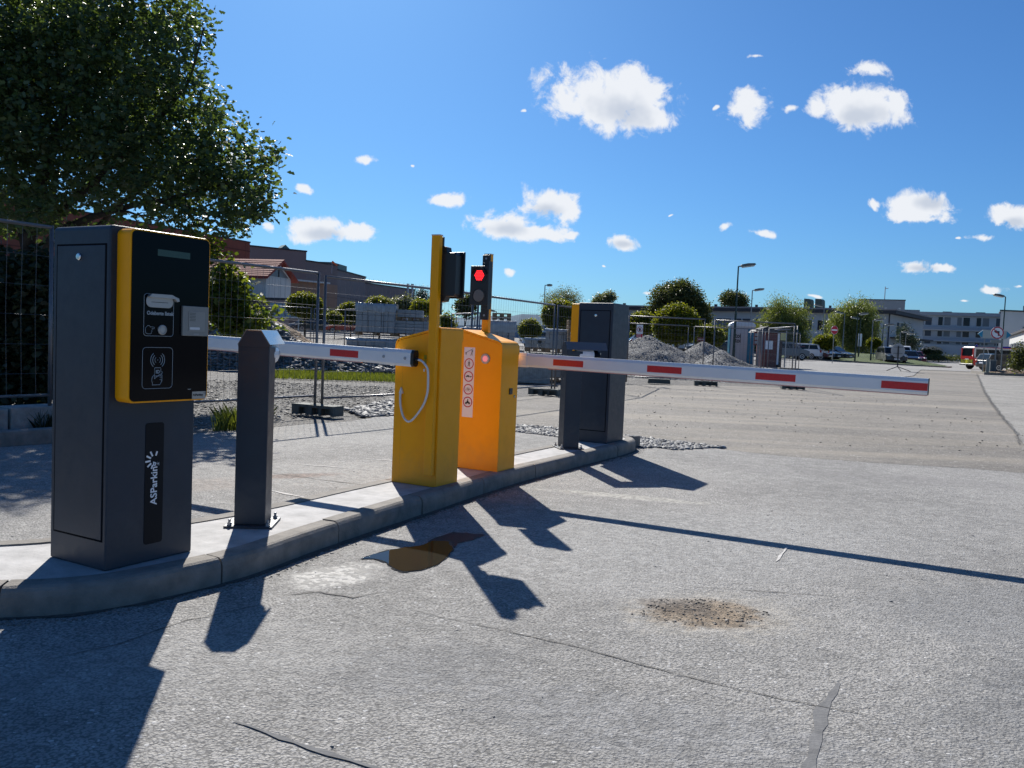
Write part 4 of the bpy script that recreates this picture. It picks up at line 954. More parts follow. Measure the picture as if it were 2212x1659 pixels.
plant('dark_hedge', 'dark green hedge behind the parked cars right of the far machine', 'hedge', [(1400,728,48,22),(1480,735,60,24),(1560,732,50,26),(1620,728,40,28)], 118, 9000, .38, tree_l, 75, per=14, trunk=False)
plant('dark_hedge', 'dark green hedge behind the black car beside the glass canopy', 'hedge', [(690,686,36,14),(735,690,30,12),(780,690,30,12)], 108, 5000, .32, tree_l, 76, per=14, trunk=False)
plant('entrance_shrub', 'green shrub mound before the hospital entrance', 'shrub', [(2012,763,17,4),(2000,764,10,4),(2024,765,8,3)], 170, 1500, .35, tree_l, 77, trunk=False)
plant('low_hedge', 'low clipped hedge before the hospital wall left of the rescue van', 'hedge', [(2030,773,30,1.6),(2000,772,30,1.6),(2060,774,22,1.6)], 150, 2600, .22, tree_l, 78, trunk=False)
plant('roadside_bush', 'bush at the right picture edge beside the dark estate car', 'bush', [(2208,765,16,22),(2200,785,22,12),(2222,775,22,24)], 56, 3600, .14, tree_l, 79, trunk=False)
def blades(name, poly, n, h, mt, seed, label, cat, w=.006, off=0):
    rng = np.random.default_rng(seed); f = in_poly(poly); P = np.array([f(rng) for _ in range(n)])
    hh = h*(.5+rng.random(n)); a = rng.uniform(0, 6.28, n); l = rng.uniform(.1, .7, n)*hh; b = rng.uniform(0, 6.28, n)
    s = np.stack([np.cos(a), np.sin(a), np.zeros(n)], 1)*w
    e = np.stack([np.cos(b)*l, np.sin(b)*l, hh], 1); m_ = e*np.array([.35, .35, .6])
    P[:, 2] += off
    V_ = np.stack([P-s, P+s, P+m_+s*.7, P+e, P+m_-s*.7], 1)
    F = np.arange(n*5).reshape(n, 5); me = fast_mesh(name, V_.reshape(-1, 3), F)
    o = mesh_obj(name, me, mt); tag(o, label, cat, kind='stuff'); return o
blades('grass_strip', [(-6.6, 21.2), (-2.7, 22.0), (-2.9, 26.5), (-6.8, 25.5)], 9000, .085, weed_l, 5, 'sunlit strip of short green grass behind the mesh fence', 'grass', .012)
blades('weeds', [(-3.55, 10.15), (-3.15, 10.5), (-3.2, 11.3), (-3.7, 11.0)], 700, .20, weed_l, 6, 'tuft of bright green weeds at the road edge right of the ticket machine', 'weeds', .006)
blades('weeds', [(-3.2, 10.35), (-3.05, 10.4), (-3.0, 10.75), (-3.15, 10.75)], 200, .24, weed_l, 7, 'second small tuft of weeds beside the dark camera post', 'weeds', .006)
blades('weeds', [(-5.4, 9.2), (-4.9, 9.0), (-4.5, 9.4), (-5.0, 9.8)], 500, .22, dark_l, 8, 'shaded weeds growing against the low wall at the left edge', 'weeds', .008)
def lawn(name, px, h=.0, n=0, seed=0):
    pts = [G(u, v) for u, v in px]; o = sheet(name, [(p.x, p.y) for p in pts], lawn_m, .05+h, 6); return pts
def kerbline(px=None, pts=None, w=.18, h=.13, name='kerb', mt=None):
    P = pts or [G(u, v) for u, v in px]; mb = MB(); vs = []
    for i, p in enumerate(P):
        n = offset_at([Vector((q[0], q[1])) for q in P], i); z = gz(p[0], p[1])
        for (o_, zz) in ((-w/2, -.1), (-w/2, h), (w/2, h), (w/2, -.1)): vs.append((p[0]+n.x*o_, p[1]+n.y*o_, z+zz))
    k = 4; mb.add(vs, [(i*k+j, i*k+(j+1) % k, (i+1)*k+(j+1) % k, (i+1)*k+j) for i in range(len(P)-1) for j in range(4)]+[(0, 1, 2, 3), tuple((len(P)-1)*4+j for j in (3, 2, 1, 0))])
    o = mb.build(name, mt or kerb_m); o['kind'] = 'structure'; return o
# lawns on the right and far left
l1 = [(35, 82), (40.5, 80.5), (42, 83), (43.5, 100), (38, 104), (30, 100), (27, 90)]
lo_ = sheet('lawn', l1, lawn_m, .07, 3)
for v_ in lo_.data.vertices: v_.co.z += max(0, v_.co.y-80.5)*.042*min(1, max(0, (v_.co.x-29)/7))
kerbline(pts=[(24, 86, 0), (30, 83.2, 0), (35, 81.6, 0), (40.6, 80.2, 0), (42.4, 83, 0)], name='lawn_kerb')
l2 = [(31.6, 57.2), (36, 58.6), (46, 60), (50, 66), (40, 66), (34, 63)]
sheet('verge', l2, lawn_m, .10, 4); kerbline(pts=[(33.5, 62.5, 0), (31.4, 57.0, 0), (36, 58.3, 0), (46, 59.8, 0)], name='verge_kerb', h=.16)
kerbline(pts=[(-34, 92, 0), (-25, 93, 0), (-17, 93.5, 0), (-9, 94, 0)], name='parking_kerb', w=.5, h=.2, mt=conc)
kerbline(pts=[(-33, 84, 0), (-24, 85, 0), (-15, 85.5, 0), (-8, 86, 0)], name='parking_kerb', w=.4, h=.12, mt=conc)
o, s_ = mound('soil_heap', 'small dark soil heap at the foot of the no left turn sign', 'soil heap', (35.6, 61), 2.4, 1.6, .55, soil_m, 6)
# heaps
o, s1 = mound('rubble_heap', 'dark heap of broken rubble behind the fence right of the near ticket machine', 'rubble heap', (-7.6, 26.0), 6.0, 3.0, 2.05, mo_m, 3, 0, ((-.13, .1, .52, 1), (.3, 0, .45, .42), (.55, 0, .4, .33), (-.6, 0, .5, .85)), 90, .10)
tag(rocks('rubble_stones', s1, 8500, .06, .17, rk_m, 31), 'broken grey stones covering the dark rubble heap behind the fence', 'rubble')
o, s2 = mound('soil_heap', 'brown soil heap sloping down behind the near camera post', 'soil heap', (-9.2, 30.6), 4.0, 3.2, 2.1, soil_m, 4, 0, ((-.08, 0, 1.0, 1), (-.5, 0, .8, .9)), 60, .05)
tag(rocks('rubble_stones', s2, 160, .02, .06, rk_b, 33), 'small clods lying on the brown soil heap', 'stones')
o, s3 = mound('crushed_stone_heap', 'wide grey heap of crushed stone right beside the far ticket machine', 'gravel heap', (5.9, 34.5), 4.2, 3.4, 1.62, mo_m, 5, 0, ((-.12, 0, 1.0, 1), (.42, .1, .8, .9), (-.65, 0, .8, .95)), 80, .03)
tag(rocks('crushed_stones', s3, 6000, .015, .045, rk_m, 34), 'fine stones covering the wide grey heap beside the far machine', 'stones')
o, s4 = mound('crushed_stone_heap', 'pale grey heap of crushed stone in front of the portable toilet', 'gravel heap', (8.3, 33.2), 2.3, 2.6, 1.22, mo_m, 7, 0, ((-.1, 0, 1.0, 1),), 60, .03)
tag(rocks('crushed_stones', s4, 3000, .015, .04, rk_m, 35), 'fine stones covering the pale heap before the portable toilet', 'stones')

# ------------------------------------------------------------------ mesh fence
def fence_panel(p0, p1, z0, z1, label, group, step=.105, rows=8, r=.0205, wire=.0018, posts=True, lean=0):
    a = Vector((p0[0], p0[1], 0)); b = Vector((p1[0], p1[1], 0)); L = (b-a).length; rz = math.atan2(b.y-a.y, b.x-a.x)
    t = thing('mobile_fence', label, 'mobile fence', (a.x, a.y, gz(a.x, a.y)), rz, group)
    dz = gz(b.x, b.y)-gz(a.x, a.y)
    def Z(x, z): return z+dz*x/L
    MB().cyl((0, 0, Z(0, z1)), (L, 0, Z(L, z1)), r, n=8).build('top_rail', zinc, t, smooth=True)
    MB().cyl((0, 0, Z(0, z0+.08)), (L, 0, Z(L, z0+.08)), r*.8, n=8).build('bottom_rail', zinc, t, smooth=True)
    for x in (0, L): MB().cyl((x, 0, Z(x, 0.02)), (x, 0, Z(x, z1+.02)), r, n=8).build('upright', zinc, t, smooth=True)
    m = MB(); n = int(L/step); rnd = random.Random(int(L*100+a.x*10))
    for i in range(1, n):
        x = L*i/n; off = rnd.uniform(-.012, .012)
        m.tube([(x, 0, Z(x, z0+.06)), (x+off, .012, Z(x, (z0+z1)/2)), (x+off*.5, 0, Z(x, z1+.05))], wire, 3)
    for k in range(1, rows):
        z = z0+(z1-z0)*k/rows; m.tube([(0, 0, Z(0, z)), (L/2, .01, Z(L/2, z)), (L, 0, Z(L, z))], wire, 3)
    w = m.build('mesh_wires', zinc, t); w['kind'] = 'stuff'; return t
def fence_foot(p, rz, label, plain=False, sc=1):
    t = thing('ballast_block', label, 'ballast block', (p[0], p[1], gz(p[0], p[1])), rz, 'concrete feet of the mobile fence')
    l, w, h = .36*sc, .125*sc, .145*sc
    if plain: MB().prism([(-l, 0), (l, 0), (l-.02, h), (-l+.02, h)], 'y', -w, w).build('block', black_pl, t, .006); return t
    m = MB(); m.box(-l, l, -w, w, h*.72, h); 
    for (xa, xb) in ((-l, -l*.66), (-l*.33, -l*.02), (l*.30, l*.42), (l*.88, l)): m.box(xa, xb, -w+.002, w-.002, 0, h*.722)
    m.box(-l*.9, l*.9, -.03, .03, .01, h*.73)
    m.build('block', black_pl, t)
    MB().box(-.1*sc, .1*sc, -.05*sc, .05*sc, h, h+.006).build('socket_plate', black_pl, t, .001); return t
FG = 'mobile mesh fence panels around the building site'
P0 = (-7.0, 5.75); Pm = (-5.0, 9.25); P1 = (-2.93, 12.75); P2 = (-.80, 16.1); P3 = (.9, 19.45); P4 = (2.35, 22.5); P5 = (3.55, 26.9); P6 = (6.05, 27.3); P7 = (8.9, 27.3)
fence_panel(P0, Pm, .36, 2.24, 'mesh fence panel on the low wall at the left picture edge', FG, rows=6, step=.15)
fence_panel(Pm, P1, .2, 2.1, 'mesh fence panel between the near ticket machine and the first grey foot', FG)
fence_panel((-2.84, 12.82), P2, .16, 2.06, 'mesh fence panel just right of the first grey foot', FG)
fence_panel((-.70, 16.2), P3, .14, 2.04, 'mesh fence panel crossing behind the red signal light', FG)
fence_panel((.98, 19.6), P4, .14, 2.04, 'mesh fence panel running behind the far camera post', FG)
fence_panel((2.42, 22.7), P5, .14, 2.04, 'mesh fence panel hidden mostly behind the far ticket machine', FG)
fence_panel((3.6, 27.0), P6, .12, 2.1, 'mesh fence panel in front of the wide grey stone heap', FG)
fence_panel((6.3, 27.0), P7, .12, 2.08, 'mesh fence panel in front of the portable toilet', FG)
fence_panel((9.0, 27.3), (9.35, 31.5), .12, 2.0, 'mesh fence panel seen edge on at the right end of the site', FG)
fence_panel((9.7, 33.5), (10.8, 38.0), .12, 2.0, 'second edge on mesh fence panel at the right end of the site', FG)
fence_panel((5.6, 42), (8.6, 42.4), .12, 2.12, 'inner mesh fence panel behind the wide grey stone heap', FG, step=.16)
fence_panel((8.7, 41.5), (12.0, 41.0), .12, 2.08, 'inner mesh fence panel right behind the hand warning sign', FG, step=.16)
fence_panel((12.0, 43.5), (14.6, 43.8), .12, 2.0, 'inner mesh fence panel before the red site hut', FG, step=.16)
fence_panel((-11.6, 39), (-9.35, 39.4), .15, 2.15, 'inner mesh fence panel in front of the glass canopy', FG, step=.16)
fence_panel((-9.2, 39.4), (-7.2, 39.8), .15, 2.12, 'inner mesh fence panel in front of the black car', FG, step=.16)
fence_panel((-7.1, 36), (-5.9, 36), .15, 2.12, 'inner mesh fence panel left of the tall wrapped paving stack', FG, step=.16)
fence_panel((-2.2, 30), (-1.1, 27), .15, 2.0, 'inner mesh fence panel between the two yellow masts', FG, step=.16)
fence_foot((-2.88, 12.72), R(-25), 'grey slotted fence foot between the near camera post and yellow cabinet', sc=1.05)
fence_foot((.75, 19.35), R(-25), 'grey slotted fence foot left of the far camera post')
fence_foot((6.15, 27.2), R(-6), 'slotted fence foot under the twin posts right of the far machine')
fence_foot((4.7, 27.4), R(-8), 'plain low block lying alone right of the far machine', plain=True)
fence_foot((8.95, 27.3), R(-4), 'fence foot at the last post before the open road')
fence_foot((-.75, 16.1), R(-25), 'fence foot behind the yellow cabinets')
# hand warning sign on the fence
t = thing('warning_sign', 'white and red no entry hand sign hung on the mesh fence', 'warning sign', AT(1381, 729, 27.0))
MB().prism(rrect(-.10, .10, 0, .40, .01), 'y', -.012, -.006).build('board', print_white, t)
MB().prism(rrect(-.095, .095, .005, .115, .006), 'y', -.0145, -.0115).build('red_field', sgn_red, t)
n = 28; MB().add([(r_*math.cos(2*math.pi*i/n), -.0135, .255+r_*math.sin(2*math.pi*i/n)) for r_ in (.085, .070) for i in range(n)], [(i, (i+1) % n, n+(i+1) % n, n+i) for i in range(n)]).build('ring', sgn_red, t)
m = MB(); m.prism([(-.028, .205), (.022, .205), (.030, .24), (.026, .27), (-.028, .27)], 'y', -.0145, -.0125)
for i in range(4): m.prism(rrect(-.027+i*.0145, -.016+i*.0145, .268, .305-.008*abs(i-1.5), .004), 'y', -.0145, -.0125)
m.prism([(.024, .235), (.045, .262), (.040, .270), (.022, .255)], 'y', -.0145, -.0125); m.build('hand_symbol', blk, t)
MB().tube([(-.052, -.0155, .307), (.052, -.0155, .203)], .006, 4).build('slash', sgn_red, t)
text_obj('ZÁKAZ', .036, frame((-.078, -.0155, .072), (1, 0, 0), (0, 0, 1)), print_white, t, off=.001)
text_obj('VSTUPU', .036, frame((-.082, -.0155, .025), (1, 0, 0), (0, 0, 1)), print_white, t, off=.001)

# low wall and kerb at the far left
lw = thing('low_wall', 'low shaded concrete wall under the left mesh fence', 'wall', (-8.0, 4.6, 0), math.atan2(5.2, 3.2))
for i in range(6): MB().box(i*1.02+.008, i*1.02+1.0, -.15, .15, 0, .31+.01*(i % 2)).build('wall_block', conc, lw, .012)
kb = thing('edge_kerb', None, None, (-8.0, 3.9, 0), math.atan2(5.4, 3.6)); kb['kind'] = 'structure'
for i in range(6): MB().box(i*1.01+.008, i*1.01+1.0, -.08, .08, -.02, .14).build('kerb_stone', kerb_m, kb, .012)

# ------------------------------------------------------------------ pallets of paving blocks
blk_m = rock_material('grey paving block', (.26, .265, .265), (.36, .365, .36)); 
def block_mesh(a, b, c): return MB().box(0, a, 0, b, 0, c).mesh('block', .008, 1)
def pallet(t, z, L=1.2, Wd=.8, ):
    for y in (0, Wd/2-.05, Wd-.1):
        for x in (0, L/2-.07, L-.14): MB().box(x, x+.14, y, y+.1, z+.022, z+.10).build('pallet_foot', wood, t)
        MB().box(0, L, y, y+.1, z, z+.02).build('pallet_board', wood, t)
    for i in range(6): MB().box(i*(L-.12)/5, i*(L-.12)/5+.12, 0, Wd, z+.102, z+.124).build('pallet_board', wood, t)
    return z+.125
def paving_stack(label, p, rz, nx, ny, nz_, dims, wrap=None, z=0, seed=0, jumble=0, cat='pallet of blocks'):
    rnd = random.Random(seed); t = thing('paving_pallet', label, cat, (p[0], p[1], gz(p[0], p[1])+z), rz, 'pallets stacked with grey paving blocks')
    a, b, c = dims; L = nx*a; Wd = ny*b; z0 = pallet(t, 0, L, Wd)
    me = block_mesh(a-.008, b-.008, c-.006)
    if not me.materials: me.materials.append(blk_m)
    for k in range(nz_):
        for i in range(nx):
            for j in range(ny):
                if 0 < i < nx-1 and 0 < j < ny-1 and k < nz_-1: continue
                if jumble and k == nz_-1 and rnd.random() < jumble: continue
                o = D.objects.new('paving_block', me); COL.objects.link(o); o.parent = t
                o.location = (i*a+rnd.uniform(-.004, .004), j*b+rnd.uniform(-.008, .004), z0+k*c); o.rotation_euler = (0, 0, rnd.uniform(-.012, .012))
    H = z0+nz_*c
    m = MB()
    for x in (L*.3, L*.72): m.tube([(x, -.012, z0-.1), (x, -.012, H+.008), (x, Wd+.01, H+.008), (x, Wd+.01, z0-.1)], .006, 4)
    m.build('strap', blk, t)
    if wrap: film_sheet(t, L, Wd, H, wrap, seed)
    return t
def film_sheet(t, L, Wd, H, drop, seed):
    rnd = random.Random(seed+9); nx, ny = 26, 16; v = []
    import mathutils
    for j in range(ny):
        for i in range(nx):
            x = -.03+(L+.06)*i/(nx-1); s = j/(ny-1)*(Wd+drop[0]+drop[1])-drop[0]
            ed = drop[0]*(1+.35*mathutils.noise.noise(Vector((x*3, seed, 0))))
            if s < 0: y, zz = -.022+rnd.uniform(-.004, .004), H+s*ed/max(drop[0], .01)
            elif s > Wd: y, zz = Wd+.02, H-(s-Wd)
            else: y, zz = s, H+.012
            nn = mathutils.noise.noise(Vector((x*7, s*7, seed)))*.022
            v.append((x+(nn*.5), y-abs(nn) if s < 0 else y, zz+(abs(nn) if s >= 0 else 0)))
    f = [(j*nx+i, j*nx+i+1, (j+1)*nx+i+1, (j+1)*nx+i) for j in range(ny-1) for i in range(nx-1)]
    me = D.meshes.new('film'); me.from_pydata(v, [], f); mesh_obj('plastic_film', me, film, t, smooth=True)
def PX(u, y): p = AT(u, 740, y); return (p.x, p.y)
paving_stack('tall plastic wrapped stack of grey paving blocks on top of the left pallet row', PX(767, 29.6), R(2), 6, 4, 5, (.222, .21, .195), (.26, .2), z=1.13, seed=1)
paving_stack('lower pallet of grey blocks in the left end of the row just over the arm', PX(748, 29.4), R(2), 6, 4, 4, (.22, .21, .22), (.06, .06), z=.0, seed=2)
paving_stack('lower pallet of blocks under torn film beside the first yellow cabinet', PX(832, 29.6), R(1), 6, 4, 4, (.22, .21, .22), (.30, .1), z=.0, seed=3)
paving_stack('pallet of long kerb blocks left of the first yellow mast', PX(849, 29.9), R(1), 2, 4, 4, (.72, .2, .11), None, z=1.13, seed=4)
paving_stack('small top pallet of long blocks beside the grey green shrub', PX(856, 30.1), R(3), 2, 4, 2, (.45, .2, .13), None, z=1.70, seed=5)
paving_stack('lower pallet of blocks hidden behind the first yellow cabinet', PX(915, 29.8), R(1), 6, 4, 4, (.22, .21, .22), None, z=0, seed=6)
paving_stack('pallet of blocks with white torn film right of the second yellow mast', PX(1058, 27.5), R(2), 4, 4, 4, (.20, .21, .16), (.36, .3), z=1.02, seed=7)
paving_stack('pallet of blocks with loose film between the two yellow masts', PX(1003, 28), R(0), 4, 4, 2, (.19, .21, .14), (.12, .2), z=1.13, seed=8)
paving_stack('lower pallet of blocks right behind the far yellow cabinet roof', PX(1052, 27.3), R(2), 6, 4, 4, (.2, .21, .19), None, z=0, seed=9)
paving_stack('half emptied pallet of blocks in front of the silver car', PX(1134, 26.5), R(-2), 5, 4, 2, (.13, .2, .14), (.05, .02), z=.86, seed=10, jumble=.3)
paving_stack('wrapped pallet of blocks left of the far ticket machine', PX(1178, 26), R(-4), 6, 4, 4, (.125, .2, .145), (.07, .05), z=.86, seed=11)
paving_stack('lower pallet of blocks beneath the wrapped one left of the far machine', PX(1176, 25.9), R(-4), 6, 4, 4, (.135, .2, .175), None, z=0, seed=12)
paving_stack('lower pallet of blocks beneath the half emptied one', PX(1122, 26.4), R(-2), 5, 4, 4, (.15, .2, .175), None, z=0, seed=13)
t = thing('empty_pallet_stack', 'tall stack of empty wooden pallets beside the far ticket machine', 'pallets', (*PX(1226, 25.4), 0))
for k in range(13): pallet(t, k*.145, .6, .8)
t = thing('empty_pallet_stack', 'short stack of brown wooden pallets right of the red signal light', 'pallets', (*PX(1061, 28.2), 1.78))
for k in range(2): pallet(t, k*.15, .62, .8)
# concrete slab edge under the rows
t = thing('timber_beams', 'pale timber and metal lengths lying on the blocks above the right arm', 'timber', (*PX(1108, 24.5), .62))
MB().box(0, .75, 0, .06, .06, .075).build('beam', galv, t); MB().box(0, .62, .1, .2, .09, .13).build('beam', mat('blue grey steel', (.12, .17, .2), .4, metal=.5), t); MB().box(0, .9, -.1, -.02, 0, .02).build('beam', wood, t); MB().box(0, 1.1, -.2, .5, -.62, -.001).build('support_block', conc, t)
# ------------------------------------------------------------------ buildings
def facade_frame(p0, p1, z=0):
    a = Vector((p0[0], p0[1], 0)); b = Vector((p1[0], p1[1], 0)); return a, math.atan2(b.y-a.y, b.x-a.x), (b-a).length
def windows(t, lst, y=0, fr=.08, pm=None, fm=None, split=0, name='window'):
    """each window (x0,x1,z0,z1) in the facade plane: frame with a recessed pane as its sub-part"""
    for w in lst:
        x0, x1, z0, z1 = w[:4]; m = MB()
        m.box(x0, x1, y-.05, y+.02, z0, z0+fr); m.box(x0, x1, y-.05, y+.02, z1-fr, z1)
        m.box(x0, x0+fr, y-.05, y+.02, z0+fr, z1-fr); m.box(x1-fr, x1, y-.05, y+.02, z0+fr, z1-fr)
        n = w[4] if len(w) > 4 else split
        for k in range(1, n+1):
            xx = x0+(x1-x0)*k/(n+1); m.box(xx-fr/2, xx+fr/2, y-.05, y+.02, z0+fr, z1-fr)
        f = m.build(name, fm or wframe, t)
        pmat = pm[(int(x0*7)) % len(pm)] if isinstance(pm, list) else (pm or wglass)
        MB().box(x0+fr, x1-fr, y-.03, y+.0, z0+fr, z1-fr).build('pane', pmat, f)
dim = [mat('window glass dark', (.015, .02, .028), .15, spec=.25), mat('window blinds', (.15, .17, .18), .6), mat('window glass mid', (.045, .06, .08), .25, spec=.25)]
def ztop(v, u, y): return AT(u, v, y).z
# brick building
a, rz, L = facade_frame((-48.7, 81.7), (-35.7, 115))
t = thing('brick_building', 'plain red brick building rising behind the oak at left', 'building', (a.x, a.y, 0), rz)
MB().box(-30, L, 0, 22, 0, 12.4).build('wall', brick_m, t)
for k in range(14): MB().box(-12+k*3.6, -12+k*3.6+.05, -.015, .01, 1, 12.2).build('wall_joint', mat('brick joint', (.15, .045, .03), .9), t)
for z in (4.2, 8.0, 11.2): MB().box(-30, L+.02, -.05, .0, z, z+.12).build('cornice', mat('brick joint', (.2, .06, .04), .9), t)
MB().box(-30, L+.06, -.08, 22, 12.4, 12.55).build('roof_edge', croof, t)
# mauve building in steps along its long front
seg = [((-44.6, 144), (-36.7, 150), 14.6), ((-36.7, 150), (-32.7, 157.5), 13.0), ((-32.7, 157.5), (-30.8, 176), 12.2), ((-30.8, 176), (-22.9, 195), 11.0), ((-22.9, 195), (-17.5, 205), 8.2)]
t = thing('clinic_building', 'long mauve clad building stepping down behind the fence at left', 'building', (0, 0, 0))
for i, (p, q, h) in enumerate(seg):
    a, rz, L = facade_frame(p, q); m = Matrix.Translation(a) @ Matrix.Rotation(rz, 4, 'Z')
    MB().box(0, L, 0, 30, 0, h, m).build('wall', mauve_m, t)
    MB().box(-.1, L+.1, -.12, 30, h, h+.25, m).build('roof_edge', croof, t)
    lg = MB().box(0, L, -.04, -.0, 4.2, 4.35, m); lg.box(0, L, -.04, 0, 7.4, 7.5, m); lg.build('ledge', mat('ledge', (.12, .09, .09), .8), t)
    w = MB(); w.box(L*.2, L*.8, -.06, -.0, 5.2, 6.3, m); w.build('louvre', mat('dark louvre', (.05, .045, .05), .6), t)
    for k in range(3):
        w = MB(); x = L*(.1+.3*k); w.box(x, x+.9, -.06, 0, 1.3, 3.9, m); f = w.build('window', wframe, t)
        MB().box(x+.12, x+.78, -.09, -.02, 1.45, 3.75, m).build('pane', dim[k % 3], f)
a, rz, L = facade_frame(*seg[0][:2]); m = Matrix.Translation(a) @ Matrix.Rotation(rz, 4, 'Z')
f = MB().box(1.7, 2.9, -.06, 0, 11.0, 12.6, m).build('window', wframe, t); MB().box(1.82, 2.78, -.09, -.02, 11.12, 12.48, m).build('pane', dim[1], f)
MB().prism([(5.4, 14.7), (7.6, 14.7), (6.5, 15.6)], 'y', 1, 3, m).build('skylight', mat('green copper', (.12, .2, .17), .6), t)
a, rz, L = facade_frame(*seg[2][:2]); m = Matrix.Translation(a) @ Matrix.Rotation(rz, 4, 'Z')
MB().box(3, 12, 2, 8, 12.3, 13.9, m).build('roof_plant', mat('green copper', (.12, .2, .17), .6), t)
# tan wing in front
a, rz, L = facade_frame((-33.4, 125), (-27.6, 133)); t = thing('tan_wing', 'low tan clad wing right of the white gabled house', 'building', (a.x, a.y, 0), rz)
MB().box(0, L, 0, 6, 0, 8.2).build('wall', tan_m, t)
for k in range(1, 4): MB().box(0, L, -.03, 0, k*2.05, k*2.05+.06).build('joint', mat('tan joint', (.2, .12, .09), .8), t)
MB().box(-.5, L*.75, -1.1, .3, 8.2, 8.42).build('white_canopy', wwall, t)
# white gabled house
t = thing('gabled_house', 'white clad house with red tiled gable roof left of the mauve building', 'building', (-25.7, 88.0, 0), R(-15))
e, rg, zb = 6.56, 8.16, 4.3
MB().box(-9, 0, 0, 5.0, 0, zb).build('lower_wall', mauve_m, t)
for i in range(7): MB().box(-9+i*1.28+.02, -9+(i+1)*1.28-.02, -.12, .3, zb, e-.05).build('cladding_panel', wwall, t)
for i in range(4): MB().box(-.3, .12, .02+i*1.25, (i+1)*1.25-.02, zb, e-.15).build('cladding_panel', wwall, t)
MB().prism([(0, e-.14), (5, e-.14), (5, e-.05), (2.5, rg-.12), (0, e-.05)], 'x', -8.9, .06).build('gable_wall', wwall, t)
MB().prism([(.5, e+.0), (4.5, e+.0), (4.3, e+.16), (2.5, rg-.45), (.7, e+.16)], 'x', .06, .09).build('gable_window', mat('gable glass', (.16, .18, .19), .3), t)
MB().box(.08, .14, 2.42, 2.58, e, rg-.3).build('mullion', croof, t)
rf = MB(); rf.prism([(-.7, e-.38), (2.5, rg-.02), (5.7, e-.38), (5.7, e-.22), (2.5, rg+.16), (-.7, e-.22)], 'x', -9.3, .7).build('gable_roof', tile_m, t)
for k in range(9):
    y0, y1 = -.72+k*.36, -.72+(k+1)*.36; sl_ = (rg-e+.36)/3.2
    MB().prism([(y0, e-.21+(y0+.7)*sl_), (y1, e-.21+(y1+.7)*sl_), (y1, e-.12+(y1+.7)*sl_), (y0, e-.08+(y0+.7)*sl_)], 'x', -9.32, .72).build('tile_row', tile_m, t)
MB().box(-9, 4.2, -1.4, .0, zb-.25, zb-.05).build('porch_roof', croof, t)
# glass canopy
t = thing('glass_canopy', 'slanting glass canopy on white bars under the gabled house', 'canopy', (*PX(588, 84), 0), R(8))
z1 = ztop(655, 600, 84); z0 = ztop(684, 620, 84)
for i in range(4):
    x = i*.62; MB().prism([(x, z0), (x+.56, z0), (x+.2, z1), (x-.36, z1)], 'y', 0, .05).build('pane', mat('sky tinted glass', (.25, .33, .38), .2), t)  # pale blue base colour holds the panes' sky reflection
    MB().prism([(x+.56, z0), (x+.62, z0), (x+.26, z1), (x+.20, z1)], 'y', -.03, .07).build('bar', croof, t)
MB().box(-.1, 2.6, -.05, .1, z0-.12, z0).build('gutter', wwall, t)
for x in (0, 2.4): MB().box(x, x+.12, 0, .12, 0, z0-.12).build('post', galv, t)
MB().box(.3, .9, -.02, .02, z0-1.5, z0-.7).build('notice', print_white, t)
# windsock
t = thing('windsock', 'small orange windsock on the roof of the mauve building', 'windsock', AT(717, 579, 152))
MB().cyl((0, 0, -1), (0, 0, 1.2), .05, n=6).build('mast', galv, t); MB().cyl((0, 0, 1.1), (.9, 0, .5), .22, .1, 8).build('sock', mat('orange cloth', (.8, .18, .06), .8), t)
t = thing('flue_pipe', 'left of two thin steel flues before the pointed conifer', 'chimney', (*PX(877, 120), 0)); MB().cyl((0, 0, 0), (0, 0, ztop(616, 877, 120)), .16, n=8).build('pipe', galv, t)
MB().cyl((0, 0, ztop(616, 877, 120)), (0, 0, ztop(616, 877, 120)+.2), .2, n=8).build('cowl', galv, t)
c = copy_tree(t); c.location.x += .62; c['label'] = 'right of two thin steel flues before the pointed conifer'

# long white building
a, rz, L = facade_frame((20.5, 188), (67.0, 154)); ZR = 9.2
t = thing('long_white_building', 'long two storey white building with dark eaves and flat roof', 'building', (a.x, a.y, 0), rz)
MB().box(-6, L, 0, 30, 0, ZR-.9).build('wall', gwall, t)
MB().box(-7, L+1.4, -1.2, 31, ZR-.9, ZR-.28).build('eave_board', croof, t)
MB().box(-7, L+1.5, -1.25, 31, ZR-.28, ZR).build('roof', roofg, t)
MB().box(-6, L+.02, -.02, 0, 4.3, 4.65).build('storey_band', wwall, t)
MB().box(-6, L+.02, -.06, 0, 0, 1.0).build('plinth', mat('grey plinth', (.2, .2, .2), .8), t)
wl = []; x = 1.0
for k in range(14): wl += [(x, x+1.25, 5.0, 7.0), (x+1.35, x+3.1, 5.0, 7.0)]; x += 4.0
windows(t, [w for w in wl if w[1] < L-1], pm=dim)
windows(t, [(x0, x0+2.4, 1.3, 3.6, 1) for x0 in [1.5+4*k for k in range(13)]], pm=dim)
m2 = Matrix.Translation((L, 0, 0)) @ Matrix.Rotation(R(90), 4, 'Z')        # right end wall details
for (y0, y1, z0, z1, nm) in ((6, 15, 4.6, 7.2, 'window'), (19, 21, 4.6, 6.4, 'window'), (4, 14, .8, 3.4, 'window')):
    f = MB().box(y0, y1, -.06, 0, z0, z1, m2).build(nm, wframe, t)
    for k in range(5):
        w_ = (y1-y0)/5; MB().box(y0+k*w_+.12, y0+(k+1)*w_-.12, -.09, -.03, z0+.15, z1-.15, m2).build('pane', dim[k % 3], f)
MB().box(1.5, 24, -3.2, 0, 4.0, 4.25, m2).build('entrance_canopy', croof, t)
MB().cyl((L+.1, -.15, 0), (L+.1, -.15, ZR-.9), .12, n=8).build('downpipe', croof, t)
